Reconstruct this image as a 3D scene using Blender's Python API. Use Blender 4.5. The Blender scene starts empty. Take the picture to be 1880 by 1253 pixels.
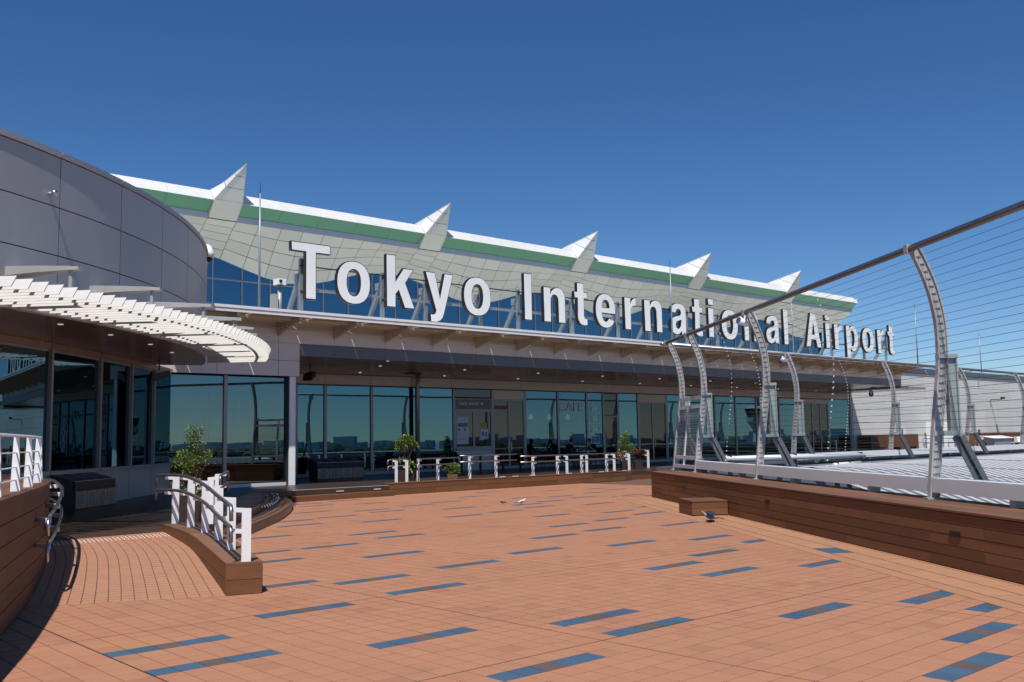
import bpy, bmesh, math, random
from math import sin, cos, pi, radians as R, sqrt, atan2, hypot
from mathutils import Vector, Matrix
random.seed(7)
S = bpy.context.scene
COL = S.collection

# ---------------------------------------------------------------- camera, world, sun, exposure
TH = R(47.8)
DX, DY = sin(TH), cos(TH)            # direction along the terminal facade (s)
NX, NY = cos(TH), -sin(TH)           # facade normal, towards the deck (n)
OX, OY = -8.301, 36.916              # facade origin on the ground
FROT = R(90 - 47.8)
CAMZ = 1.65
cam_d = bpy.data.cameras.new('camera'); cam = bpy.data.objects.new('camera', cam_d); COL.objects.link(cam)
pt, rl = R(5.75), R(-0.95)
fw = Vector((0, cos(pt), sin(pt))); u0 = Vector((0, -sin(pt), cos(pt))); r0 = Vector((1, 0, 0))
rt = r0*cos(rl) + u0*sin(rl); up = -r0*sin(rl) + u0*cos(rl)
cam.matrix_world = Matrix(((rt.x, up.x, -fw.x, 0), (rt.y, up.y, -fw.y, 0), (rt.z, up.z, -fw.z, CAMZ), (0, 0, 0, 1)))
cam_d.sensor_width = 36; cam_d.lens = 1780/1880*36; cam_d.clip_end = 20000; cam_d.clip_start = 0.1
S.camera = cam
SUN_EL, SUN_AZ = R(60), R(4.8)       # light travels towards +Y and a little +X
w = bpy.data.worlds.new('World'); S.world = w; w.use_nodes = True
nt = w.node_tree; bg = nt.nodes['Background']
sky = nt.nodes.new('ShaderNodeTexSky'); sky.sky_type = 'NISHITA'; sky.sun_disc = False
sky.sun_elevation = SUN_EL; sky.sun_rotation = pi + SUN_AZ
sky.air_density = 0.75; sky.dust_density = 0.0; sky.ozone_density = 4.0; sky.altitude = 0
hs = nt.nodes.new('ShaderNodeHueSaturation'); hs.inputs['Hue'].default_value = 0.503; hs.inputs['Saturation'].default_value = 1.22
nt.links.new(sky.outputs[0], hs.inputs['Color']); nt.links.new(hs.outputs[0], bg.inputs[0])
bg.inputs[1].default_value = 0.092
sd = bpy.data.lights.new('sun', 'SUN'); so = bpy.data.objects.new('sun', sd); COL.objects.link(so)
sd.energy = 4.6; sd.angle = R(0.53); sd.color = (1.0, 0.955, 0.89)
ld = Vector((sin(SUN_AZ)*cos(SUN_EL), cos(SUN_AZ)*cos(SUN_EL), -sin(SUN_EL)))
so.rotation_euler = ld.to_track_quat('-Z', 'Y').to_euler(); so.location = (0, -20, 40)
S.view_settings.view_transform = 'Standard'; S.view_settings.look = 'None'
S.view_settings.exposure = 0.12; S.view_settings.gamma = 1.0; S.view_settings.use_curve_mapping = False
S.render.engine = 'CYCLES'

# ---------------------------------------------------------------- materials
MATS = {}
def N(t, ty, **kw):
    n = t.nodes.new(ty)
    for k, v in kw.items():
        if k in n.inputs: n.inputs[k].default_value = v
        else: setattr(n, k, v)
    return n
def mat(name, col, rough=0.5, metal=0.0, var=0.12, scale=3.0, bump=0.0, bscale=60.0, spec=0.5, stretch=None, grime=0.0, alpha2=None):
    m = bpy.data.materials.new(name); m.use_nodes = True; t = m.node_tree; b = t.nodes['Principled BSDF']
    b.inputs['Roughness'].default_value = rough; b.inputs['Metallic'].default_value = metal
    b.inputs['Specular IOR Level'].default_value = spec
    tc = N(t, 'ShaderNodeNewGeometry'); vec = tc.outputs['Position']
    if stretch:
        mp = N(t, 'ShaderNodeMapping'); mp.inputs['Scale'].default_value = stretch
        if len(stretch) > 3: pass
        t.links.new(vec, mp.inputs[0]); vec = mp.outputs[0]
    nz = N(t, 'ShaderNodeTexNoise', Scale=scale, Detail=5.0, Roughness=0.6); t.links.new(vec, nz.inputs['Vector'])
    oi = N(t, 'ShaderNodeObjectInfo')
    mx = N(t, 'ShaderNodeMath', operation='MULTIPLY_ADD'); mx.inputs[1].default_value = 2*var; mx.inputs[2].default_value = 1-var
    t.links.new(nz.outputs['Fac'], mx.inputs[0])
    kv = 1.8 if name.startswith(('wood', 'panel', 'annex', 'soffit_w')) else .7
    m2 = N(t, 'ShaderNodeMath', operation='MULTIPLY_ADD'); m2.inputs[1].default_value = var*kv; m2.inputs[2].default_value = 1-var*kv/2
    t.links.new(oi.outputs['Random'], m2.inputs[0])
    m3 = N(t, 'ShaderNodeMath', operation='MULTIPLY'); t.links.new(mx.outputs[0], m3.inputs[0]); t.links.new(m2.outputs[0], m3.inputs[1])
    vm = N(t, 'ShaderNodeVectorMath', operation='SCALE'); vm.inputs[0].default_value = col[:3]
    t.links.new(m3.outputs[0], vm.inputs['Scale']); outc = vm.outputs[0]
    if grime:
        g = N(t, 'ShaderNodeTexNoise', Scale=0.9, Detail=6.0, Roughness=0.7); t.links.new(tc.outputs['Position'], g.inputs['Vector'])
        cr = N(t, 'ShaderNodeMapRange'); cr.inputs[1].default_value = 0.5; cr.inputs[2].default_value = 0.75; cr.inputs[3].default_value = 0; cr.inputs[4].default_value = grime
        t.links.new(g.outputs['Fac'], cr.inputs[0])
        mm = N(t, 'ShaderNodeMix', data_type='RGBA'); mm.inputs[7].default_value = (col[0]*.55, col[1]*.52, col[2]*.5, 1)
        t.links.new(cr.outputs[0], mm.inputs[0]); t.links.new(outc, mm.inputs[6]); outc = mm.outputs[2]
    t.links.new(outc, b.inputs['Base Color'])
    rr = N(t, 'ShaderNodeMath', operation='MULTIPLY_ADD'); rr.inputs[1].default_value = 0.2; rr.inputs[2].default_value = max(0.02, rough-0.1)
    t.links.new(nz.outputs['Fac'], rr.inputs[0]); t.links.new(rr.outputs[0], b.inputs['Roughness'])
    if bump:
        bn = N(t, 'ShaderNodeTexNoise', Scale=bscale, Detail=3.0); t.links.new(vec, bn.inputs['Vector'])
        bp = N(t, 'ShaderNodeBump', Strength=bump, Distance=0.01); t.links.new(bn.outputs['Fac'], bp.inputs['Height']); t.links.new(bp.outputs[0], b.inputs['Normal'])
    MATS[name] = m; return m
TS, TN = 0.2067, 0.2140              # tile pitch
def tile_mat(name, col, var):
    m = bpy.data.materials.new(name); m.use_nodes = True; t = m.node_tree; b = t.nodes['Principled BSDF']
    b.inputs['Roughness'].default_value = 0.78; b.inputs['Specular IOR Level'].default_value = 0.25
    g = N(t, 'ShaderNodeNewGeometry')
    vr = N(t, 'ShaderNodeVectorRotate', rotation_type='Z_AXIS'); vr.inputs['Center'].default_value = (OX, OY, 0); vr.inputs['Angle'].default_value = -FROT
    t.links.new(g.outputs['Position'], vr.inputs['Vector'])
    a = N(t, 'ShaderNodeVectorMath', operation='SUBTRACT'); a.inputs[1].default_value = (OX-15.78, OY-27.38, 0); t.links.new(vr.outputs[0], a.inputs[0])
    d = N(t, 'ShaderNodeVectorMath', operation='DIVIDE'); d.inputs[1].default_value = (TS, TN, 1000); t.links.new(a.outputs[0], d.inputs[0])
    fl = N(t, 'ShaderNodeVectorMath', operation='FLOOR'); t.links.new(d.outputs[0], fl.inputs[0])
    wn = N(t, 'ShaderNodeTexWhiteNoise', noise_dimensions='3D'); t.links.new(fl.outputs[0], wn.inputs['Vector'])
    n1 = N(t, 'ShaderNodeTexNoise', Scale=0.45, Detail=6.0, Roughness=0.65); t.links.new(g.outputs['Position'], n1.inputs['Vector'])
    n2 = N(t, 'ShaderNodeTexNoise', Scale=95.0, Detail=2.0); t.links.new(g.outputs['Position'], n2.inputs['Vector'])
    s1 = N(t, 'ShaderNodeMath', operation='MULTIPLY_ADD'); s1.inputs[1].default_value = var; s1.inputs[2].default_value = 1-var*.5; t.links.new(wn.outputs['Value'], s1.inputs[0])
    s2 = N(t, 'ShaderNodeMath', operation='MULTIPLY_ADD'); s2.inputs[1].default_value = .26; s2.inputs[2].default_value = .87; t.links.new(n1.outputs['Fac'], s2.inputs[0])
    s3 = N(t, 'ShaderNodeMath', operation='MULTIPLY_ADD'); s3.inputs[1].default_value = .34; s3.inputs[2].default_value = .83; t.links.new(n2.outputs['Fac'], s3.inputs[0])
    p1 = N(t, 'ShaderNodeMath', operation='MULTIPLY'); t.links.new(s1.outputs[0], p1.inputs[0]); t.links.new(s2.outputs[0], p1.inputs[1])
    p2 = N(t, 'ShaderNodeMath', operation='MULTIPLY'); t.links.new(p1.outputs[0], p2.inputs[0]); t.links.new(s3.outputs[0], p2.inputs[1])
    n3 = N(t, 'ShaderNodeTexNoise', Scale=1.7, Detail=9.0, Roughness=0.72); t.links.new(g.outputs['Position'], n3.inputs['Vector'])
    st_ = N(t, 'ShaderNodeMapRange'); st_.inputs[1].default_value = .56; st_.inputs[2].default_value = .74; st_.inputs[3].default_value = 1.0; st_.inputs[4].default_value = .80; t.links.new(n3.outputs['Fac'], st_.inputs[0])
    p3 = N(t, 'ShaderNodeMath', operation='MULTIPLY'); t.links.new(p2.outputs[0], p3.inputs[0]); t.links.new(st_.outputs[0], p3.inputs[1])
    vm = N(t, 'ShaderNodeVectorMath', operation='SCALE'); vm.inputs[0].default_value = col; t.links.new(p3.outputs[0], vm.inputs['Scale'])
    gt = N(t, 'ShaderNodeMath', operation='GREATER_THAN'); gt.inputs[1].default_value = .955; spc = N(t, 'ShaderNodeSeparateColor'); t.links.new(wn.outputs['Color'], spc.inputs[0]); t.links.new(spc.outputs[2], gt.inputs[0])
    od = N(t, 'ShaderNodeMath', operation='MULTIPLY_ADD'); od.inputs[1].default_value = -.11; t.links.new(gt.outputs[0], od.inputs[0]); od.inputs[2].default_value = 1.0
    vm2 = N(t, 'ShaderNodeVectorMath', operation='SCALE'); t.links.new(vm.outputs[0], vm2.inputs[0]); t.links.new(od.outputs[0], vm2.inputs['Scale']); vm = vm2
    hu = N(t, 'ShaderNodeHueSaturation'); hm = N(t, 'ShaderNodeMath', operation='MULTIPLY_ADD'); hm.inputs[1].default_value = 0.008; hm.inputs[2].default_value = 0.497
    sp = N(t, 'ShaderNodeSeparateColor'); t.links.new(wn.outputs['Color'], sp.inputs[0]); t.links.new(sp.outputs[1], hm.inputs[0]); t.links.new(hm.outputs[0], hu.inputs['Hue'])
    t.links.new(vm.outputs[0], hu.inputs['Color']); t.links.new(hu.outputs[0], b.inputs['Base Color'])
    bp = N(t, 'ShaderNodeBump', Strength=0.25, Distance=0.004); t.links.new(n2.outputs['Fac'], bp.inputs['Height']); t.links.new(bp.outputs[0], b.inputs['Normal'])
    MATS[name] = m; return m
def glass_mat(name, tint, refl_tint, fac, rough=0.003):
    m = bpy.data.materials.new(name); m.use_nodes = True; t = m.node_tree
    for n in list(t.nodes):
        if n.type != 'OUTPUT_MATERIAL': t.nodes.remove(n)
    out = [n for n in t.nodes if n.type == 'OUTPUT_MATERIAL'][0]
    tr = N(t, 'ShaderNodeBsdfTransparent', Color=(*tint, 1)); gl = N(t, 'ShaderNodeBsdfGlossy', Color=(*refl_tint, 1), Roughness=rough)
    g = N(t, 'ShaderNodeNewGeometry'); nz = N(t, 'ShaderNodeTexNoise', Scale=0.7, Detail=1.0); t.links.new(g.outputs['Position'], nz.inputs['Vector'])
    bp = N(t, 'ShaderNodeBump', Strength=0.05, Distance=0.02); t.links.new(nz.outputs['Fac'], bp.inputs['Height']); t.links.new(bp.outputs[0], gl.inputs['Normal'])
    lw = N(t, 'ShaderNodeLayerWeight', Blend=0.25)
    f = N(t, 'ShaderNodeMath', operation='MULTIPLY_ADD'); f.inputs[1].default_value = 1-fac; f.inputs[2].default_value = fac; f.use_clamp = True
    t.links.new(lw.outputs['Fresnel'], f.inputs[0])
    mx = N(t, 'ShaderNodeMixShader'); t.links.new(f.outputs[0], mx.inputs[0]); t.links.new(tr.outputs[0], mx.inputs[1]); t.links.new(gl.outputs[0], mx.inputs[2])
    t.links.new(mx.outputs[0], out.inputs[0]); MATS[name] = m; return m
def emit_mat(name, col, st):
    m = bpy.data.materials.new(name); m.use_nodes = True; b = m.node_tree.nodes['Principled BSDF']
    b.inputs['Base Color'].default_value = (*col, 1); b.inputs['Emission Color'].default_value = (*col, 1); b.inputs['Emission Strength'].default_value = st
    MATS[name] = m; return m

tile_mat('tile_terracotta', (.385, .180, .106), .06)
tile_mat('tile_blue', (.052, .102, .160), .18)
tile_mat('tile_brown', (.108, .084, .074), .15)
mat('grout', (.125, .066, .044), .9, var=.2)
mat('seam_rubber', (.045, .028, .022), .8)
mat('strip_tile', (.39, .195, .105), .75, var=.14, scale=5, bump=.2)
mat('ramp_tile', (.385, .19, .115), .75, var=.14, scale=5, bump=.2)
mat('wood_composite', (.165, .074, .033), .62, var=.22, scale=2.0, bump=.3, bscale=35, stretch=(1, 1, 14), spec=.3, grime=.4)
mat('wood_cap', (.170, .082, .044), .6, var=.2, scale=2.5, bump=.2, spec=.3)
mat('wood_deck', (.060, .037, .026), .34, var=.25, scale=2.5, bump=.2, spec=.4)
mat('galvanised', (.43, .425, .42), .48, .2, var=.14, scale=6, grime=.25)
mat('brace_grey', (.33, .37, .36), .5, .25, var=.15, scale=5)
mat('galvanised_dark', (.15, .16, .175), .5, .4, var=.2, scale=4)
mat('rail_tube', (.30, .27, .26), .32, .85, var=.1)
mat('stainless', (.55, .56, .58), .22, .95, var=.06)
mat('wire_steel', (.10, .095, .09), .5, .6)
mat('white_paint', (.84, .85, .86), .42, var=.05, scale=8)
mat('alu_white', (.66, .67, .68), .42, .15, var=.08, scale=2)
mat('louvre_white', (.62, .61, .59), .5, var=.08, scale=5)
mat('edge_white', (.80, .80, .79), .45, .0, var=.05, scale=2)
mat('panel_violet', (.43, .405, .395), .42, .25, var=.07, scale=2.2, stretch=(1, 1, .22))
mat('coping_brown', (.12, .105, .105), .4, .4, var=.1)
mat('joint_dark', (.012, .011, .012), .8)
mat('soffit_brown', (.34, .265, .225), .24, .3, var=.1, scale=1.0)
mat('header_grey', (.62, .57, .53), .5, .1, var=.07)
mat('fascia_perf', (.66, .60, .56), .5, .15, var=.06)
mat('beam_dark', (.135, .133, .150), .35, .3, var=.1)
mat('mullion_grey', (.33, .315, .32), .42, .45, var=.08)
mat('mullion_dark', (.05, .05, .052), .4, .4)
mat('canopy_cream', (.56, .50, .40), .5, .05, var=.06)  # warm bounce under the canopy put into the colour as cream
mat('soffit_white', (.59, .605, .545), .55, 0, var=.07, scale=.5)
mat('green_metal', (.105, .30, .19), .5, .1, var=.1, scale=.6)
mat('eave_blue', (.42, .46, .52), .45, .2, var=.06)
mat('roof_white', (.66, .66, .65), .5, 0, var=.09, scale=1.5, stretch=(1, 1, .3))
mat('letter_face', (.88, .885, .87), .4, 0, var=.06, scale=2.5, stretch=(1, 1, .3))
mat('black_metal', (.012, .012, .014), .45, .1)
mat('sign_steel', (.30, .34, .38), .45, .4, var=.12)
mat('terrace_roof', (.66, .64, .60), .8)
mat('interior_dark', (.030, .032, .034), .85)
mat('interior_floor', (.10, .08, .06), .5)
mat('counter_white', (.55, .56, .56), .5, var=.05)
mat('annex_panel', (.72, .715, .675), .5, .05, var=.05, scale=1)
mat('roof_metal', (.12, .125, .135), .7, 0, var=.2, scale=1.2, spec=.15)
mat('rib_glint_grey', (.40, .41, .43), .6, 0, var=.12, scale=1.5, spec=.3)  # paler than the sheet: glints on the rib crests put into colour
mat('roof_dark', (.13, .13, .132), .9, var=.2, spec=.1)
mat('roof_bluegrey', (.15, .17, .20), .9, var=.2, spec=.1, grime=.3)
mat('pot_brown', (.055, .030, .026), .5)
mat('pot_clay', (.22, .10, .06), .6)
mat('soil', (.03, .02, .015), .9)
mat('leaf_green', (.20, .30, .055), .45, var=.45, scale=9)
mat('leaf_dark', (.10, .17, .04), .45, var=.4, scale=9)
mat('leaf_red', (.11, .028, .018), .45, var=.35, scale=9)
mat('leaf_lime', (.22, .26, .03), .5, var=.3, scale=9)
mat('stem_brown', (.13, .055, .03), .7, var=.2)
mat('flower_orange', (.75, .15, .03), .5)
mat('bin_brown', (.050, .040, .040), .4, .2, var=.15)
mat('bin_panel', (.46, .25, .13), .5, var=.3, scale=6)
mat('bin_icon', (.20, .22, .19), .5, var=.3, scale=25)
mat('bin_black', (.006, .006, .007), .4)
mat('poster_white', (.62, .66, .68), .6)
mat('poster_blue', (.10, .22, .33), .6)
mat('poster_yellow', (.55, .38, .08), .6)
mat('red_sign', (.28, .028, .022), .5)
mat('sign_text', (.80, .82, .80), .5)
mat('cafe_text', (.75, .62, .62), .5)
mat('person_skin', (.42, .24, .16), .5, var=.05)
mat('cloth_black', (.012, .012, .014), .85)
mat('cloth_grey', (.06, .06, .07), .85)
mat('hair_black', (.010, .008, .007), .5)
mat('bird_dark', (.035, .035, .04), .5, var=.3, scale=60)
mat('bird_grey', (.20, .23, .27), .5, var=.3, scale=60)
mat('bird_white', (.7, .7, .68), .6, var=.1, scale=60)
mat('airfield', (.11, .125, .07), .9, var=.5, scale=.01)
mat('tarmac', (.16, .16, .155), .85, var=.2, scale=.05)
mat('sea_water', (.05, .09, .12), .12, var=.2, scale=.002)
mat('far_wall_haze', (.60, .67, .72), .7, var=.3, scale=.02)  # pale blue of distance haze put into the base colour
mat('far_tree', (.035, .06, .022), .8, var=.4, scale=.08)
emit_mat('lamp_warm', (1.0, .62, .25), 2.2)
emit_mat('lamp_white', (1.0, .93, .82), .45)
glass_mat('glass_teal', (.11, .20, .20), (.17, .34, .42), .50)
glass_mat('glass_round', (.20, .26, .27), (.20, .36, .46), .40)
glass_mat('glass_cafe', (.26, .36, .38), (.18, .34, .45), .40)
glass_mat('glass_bay', (.24, .32, .34), (.27, .40, .45), .45)
glass_mat('glass_hall', (.12, .20, .27), (.30, .55, .72), .40)
glass_mat('glass_door', (.30, .29, .28), (.27, .275, .28), .24)

# ---------------------------------------------------------------- mesh helpers
class MB:
    def __init__(s): s.v = []; s.f = []; s.m = []; s.mi = 0
    def face(s, pts):
        i = len(s.v); s.v.extend([tuple(p) for p in pts]); s.f.append(tuple(range(i, i+len(pts)))); s.m.append(s.mi)
    def box(s, x0, x1, y0, y1, z0, z1):
        s.hexa([(x0, y0, z0), (x1, y0, z0), (x1, y1, z0), (x0, y1, z0)], [(x0, y0, z1), (x1, y0, z1), (x1, y1, z1), (x0, y1, z1)]); return s
    def hexa(s, lo, hi):                                 # two matching loops, lo below hi, counter-clockwise from above
        i = len(s.v); n = len(lo); s.v.extend([tuple(p) for p in lo]); s.v.extend([tuple(p) for p in hi])
        s.f.append(tuple(i+k for k in reversed(range(n)))); s.f.append(tuple(i+n+k for k in range(n))); s.m += [s.mi]*2
        for k in range(n):
            j = (k+1) % n; s.f.append((i+k, i+j, i+n+j, i+n+k)); s.m.append(s.mi)
        return s
    def bar(s, a, b, wx, wy, upv=(0, 0, 1)):             # rectangular bar from a to b
        a = Vector(a); b = Vector(b); t = (b-a).normalized(); u = Vector(upv)
        if abs(t.dot(u)) > .98: u = Vector((1, 0, 0))
        x = t.cross(u).normalized(); y = x.cross(t)
        lo = [a+x*sx*wx/2+y*sy*wy/2 for sx, sy in ((-1, -1), (1, -1), (1, 1), (-1, 1))]
        hi = [p+(b-a) for p in lo]; return s.hexa(lo, hi)
    def tube(s, pts, r, n=8, cap=True, rs=None):
        pts = [Vector(p) for p in pts]; m = len(pts); base = len(s.v); pu = None
        for i, p in enumerate(pts):
            t = (pts[min(i+1, m-1)]-pts[max(i-1, 0)]).normalized()
            if pu is None:
                pu = Vector((0, 0, 1)) if abs(t.z) < .9 else Vector((1, 0, 0))
            x = t.cross(pu).normalized(); y = x.cross(t).normalized(); pu = y
            rr = rs[i] if rs else r
            for k in range(n):
                a = 2*pi*k/n; s.v.append(tuple(p+x*cos(a)*rr+y*sin(a)*rr))
        for i in range(m-1):
            for k in range(n):
                j = (k+1) % n; s.f.append((base+i*n+k, base+i*n+j, base+(i+1)*n+j, base+(i+1)*n+k)); s.m.append(s.mi)
        if cap:
            s.f.append(tuple(base+k for k in reversed(range(n)))); s.f.append(tuple(base+(m-1)*n+k for k in range(n))); s.m += [s.mi]*2
        return s
    def ball(s, c, r, nu=10, nv=6, sc=(1, 1, 1)):
        base = len(s.v)
        for i in range(nv+1):
            th = pi*i/nv
            for k in range(nu):
                a = 2*pi*k/nu; s.v.append((c[0]+r*sc[0]*sin(th)*cos(a), c[1]+r*sc[1]*sin(th)*sin(a), c[2]+r*sc[2]*cos(th)))
        for i in range(nv):
            for k in range(nu):
                j = (k+1) % nu; s.f.append((base+i*nu+k, base+(i+1)*nu+k, base+(i+1)*nu+j, base+i*nu+j)); s.m.append(s.mi)
        return s
    def strip(s, A, B):                                  # ribbon between two polylines
        for i in range(len(A)-1): s.face([A[i], A[i+1], B[i+1], B[i]])
        return s
    def loft(s, loops, cap=True):
        base = len(s.v); n = len(loops[0])
        for l in loops: s.v.extend([tuple(p) for p in l])
        for i in range(len(loops)-1):
            for k in range(n):
                j = (k+1) % n; s.f.append((base+i*n+k, base+i*n+j, base+(i+1)*n+j, base+(i+1)*n+k)); s.m.append(s.mi)
        if cap:
            s.f.append(tuple(base+k for k in reversed(range(n)))); s.f.append(tuple(base+(len(loops)-1)*n+k for k in range(n))); s.m += [s.mi]*2
        return s
    def mesh(s, name, mats, smooth=False, fix=True):
        me = bpy.data.meshes.new(name); me.from_pydata(s.v, [], s.f)
        for m in (mats if isinstance(mats, (list, tuple)) else [mats]): me.materials.append(MATS[m])
        if s.m: me.polygons.foreach_set('material_index', s.m)
        if fix:
            b = bmesh.new(); b.from_mesh(me); bmesh.ops.recalc_face_normals(b, faces=b.faces); b.to_mesh(me); b.free()
        if smooth: me.shade_smooth()
        me.update(); return me
    def build(s, name, mats, parent=None, smooth=False, fix=True):
        o = bpy.data.objects.new(name, s.mesh(name, mats, smooth, fix)); COL.objects.link(o)
        if parent: o.parent = parent
        return o
def tag(o, label=None, cat=None, group=None, kind=None):
    if label: o['label'] = label
    if cat: o['category'] = cat
    if group: o['group'] = group
    if kind: o['kind'] = kind
    return o
def thing(name, label, cat, loc=(0, 0, 0), rz=0.0, group=None, kind=None):
    o = bpy.data.objects.new(name, None); COL.objects.link(o); o.location = loc; o.rotation_euler = (0, 0, rz); o.empty_display_size = .2
    return tag(o, label, cat, group, kind or 'thing')
def inst(name, me, parent, loc=(0, 0, 0), rz=0.0):
    o = bpy.data.objects.new(name, me); COL.objects.link(o); o.parent = parent; o.location = loc; o.rotation_euler = (0, 0, rz); return o
def copy_tree(o, parent=None):
    c = o.copy(); COL.objects.link(c); c.parent = parent
    for ch in o.children: copy_tree(ch, c)
    return c
def W(s, n, z=0.0): return Vector((OX+s*DX+n*NX, OY+s*DY+n*NY, z))
def SN(x, y): return ((x-OX)*DX+(y-OY)*DY, (x-OX)*NX+(y-OY)*NY)
FAC = (OX, OY, 0)
def text_mesh(txt, size, ext, m):
    cu = bpy.data.curves.new('lettering', 'FONT'); cu.body = txt; cu.size = size; cu.extrude = ext; cu.align_x = 'CENTER'; cu.align_y = 'CENTER'
    o = bpy.data.objects.new('lettering', cu); COL.objects.link(o)
    bpy.context.view_layer.update()
    me = bpy.data.meshes.new_from_object(o.evaluated_get(bpy.context.evaluated_depsgraph_get()))
    bpy.data.objects.remove(o); me.materials.clear(); me.materials.append(MATS[m]); return me
def lerp(a, b, t): return tuple(x+(y-x)*t for x, y in zip(a, b))
def poly_at(P, t):                                        # point on polyline by fraction of its length
    L = [0]
    for i in range(1, len(P)): L.append(L[-1]+sqrt(sum((a-b)**2 for a, b in zip(P[i], P[i-1]))))
    d = t*L[-1]
    for i in range(1, len(P)):
        if d <= L[i] or i == len(P)-1: return lerp(P[i-1], P[i], (d-L[i-1])/(L[i]-L[i-1]))
def smooth_line(P, n):                                    # Catmull-Rom through the points
    out = []; m = len(P); Q = [tuple(2*a-b for a, b in zip(P[0], P[1]))]+list(P)+[tuple(2*a-b for a, b in zip(P[-1], P[-2]))]
    for i in range(1, m):
        for k in range(n):
            t = k/n; out.append(tuple(.5*(2*b+(c-a)*t+(2*a-5*b+4*c-d)*t*t+(3*b-a-3*c+d)*t**3) for a, b, c, d in zip(Q[i-1], Q[i], Q[i+1], Q[i+2])))
    out.append(tuple(P[-1])); return out
def offset_line(P, d):                                    # 2D polyline moved to its left by d
    out = []
    for i in range(len(P)):
        a = P[max(i-1, 0)]; b = P[min(i+1, len(P)-1)]; tx, ty = b[0]-a[0], b[1]-a[1]; l = hypot(tx, ty); out.append((P[i][0]-ty/l*d, P[i][1]+tx/l*d))
    return out

# ---------------------------------------------------------------- terrain far below (seen only in the window reflections)
mb = MB(); mb.face([(-9000, -9000, -18), (9000, -9000, -18), (9000, 9000, -18), (-9000, 9000, -18)])
tag(mb.build('airfield_ground', 'airfield'), kind='structure')
mb = MB(); mb.box(90, 150, -900, 2500, -17.99, -17.95); mb.box(330, 390, -1500, 3000, -17.99, -17.95)
tag(mb.build('runway', 'tarmac'), kind='structure')
mb = MB(); mb.face([(1500, -9000, -17.9), (9000, -9000, -17.9), (9000, 9000, -17.9), (1500, 9000, -17.9)])
tag(mb.build('bay_water', 'sea_water'), kind='structure')

# ---------------------------------------------------------------- deck of small square tiles
deck = thing('observation_deck', None, None, FAC, FROT, kind='structure')
BD = Vector((.1032, -.9947)); BN = Vector((.9947, .1032)); B0 = Vector((3.75, 26.78))   # bench line: along, outward
def bl(a, o, z=0.0): p = B0+BD*a+BN*o; return Vector((p.x, p.y, z))
def to_bl(x, y): v = Vector((x, y))-B0; return v.dot(BD), v.dot(BN)
mb = MB(); mb.box(-30, 44, -46, 1.0, -.5, -.009); mb.build('deck_slab', 'grout', deck)
bars = [(-15.79,24.86),(-15.78,25.69),(-14.1,26.11),(-14.08,27.8),(-14.07,24.37),(-13.44,22.53),(-12.48,26.57),(-12.45,24.04),(-12.44,20.35),(-12.43,27.38),(-12.4,23.09),(-12.13,29.91),(-12.05,19.39),(-10.91,29.5),(-10.85,27.82),(-10.83,17.28),(-10.81,21.07),(-10.8,22.77),(-10.75,19.29),(-9.29,28.26),(-9.28,29.07),(-9.24,25.75),(-9.2,24.91),(-9.19,22.38),(-9.15,18.94),(-9.14,18.09),(-9.09,15.46),(-8.77,14.53),(-7.65,24.53),(-7.63,26.15),(-7.57,22.81),(-7.56,21.13),(-7.47,14.26),(-7.47,15.93),(-7.19,12.52),(-5.98,23.26),(-5.97,20.75),(-5.95,24.03),(-5.92,19.85),(-5.89,10.61),(-5.85,13.07),(-5.84,13.86),(-5.69,16.37),(-5.58,9.64),(-5.5,24.69),(-4.41,21.2),(-4.34,11.07),(-4.32,19.47),(-4.31,17.84),(-4.28,14.38),(-4.27,12.75),(-4.26,9.36),(-4.23,16.06),(-2.96,12.29),(-2.76,18.27),(-2.72,19.08),(-2.69,15.75),(-2.52,8.7),(-2.34,14.82),(-1.14,17.85),(-1.1,16.15),(-1.09,14.49),(-1.0,11.08),(-0.42,12.82),(0.53,14.09),(0.62,13.13),(0.81,9.68),(1.92,15.18),(2.18,14.47),(2.31,12.7),(2.54,10.75),(4.07,11.27),(4.12,12.12),(-17.4,26.9),(-14.1,29.6),(-17.4,28.6),(-17.5,24.0)]
kind = {}
for s, n in bars:
    i0 = round((s+15.78)/TS); j = round((27.38-n)/TN-.5) if n < 27.3 or n > 27.5 else -1
    j = int(math.floor((27.38-n-.107)/TN+.5))
    for k in range(5): kind[(i0+k, j)] = 'tile_brown' if k == 2 else 'tile_blue'
def clip_half(P, f):                                      # keep the part of a polygon where f <= 0
    out = []
    for i in range(len(P)):
        a, b = P[i], P[(i+1) % len(P)]; fa, fb = f(a), f(b)
        if fa <= 0: out.append(a)
        if (fa < 0 < fb) or (fb < 0 < fa): t = fa/(fa-fb); out.append((a[0]+(b[0]-a[0])*t, a[1]+(b[1]-a[1])*t))
    return out
def f_edge(p):                                            # local deck point against the edge of the tile field
    q = W(p[0], -p[1]); a, o = to_bl(q.x, q.y); return o+1.0
cells = []
for i in range(-20, 110):
    for j in range(-24, 92):
        sc = -15.78+(i+.5)*TS; nc = 27.38-(j+.5)*TN; q = W(sc, nc); a, o = to_bl(q.x, q.y)
        if q.x < -8.2 or (a > -.6 and o > -.85) or q.y < 1.0 or q.x > 16: continue
        v = Vector((q.x, q.y, -CAMZ)); zz = v.dot(fw)
        cut = a > -.6 and o > -1.16
        score = 0
        if zz > 1 and not cut:
            px = 512+1780*.5447*v.dot(rt)/zz; py = 341-1780*.5447*v.dot(up)/zz
            if 25 < px < 1020 and py < 678: score = 1/zz
        cells.append((score, i, j, cut))
cells.sort(reverse=True)
tile_me = {}
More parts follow.
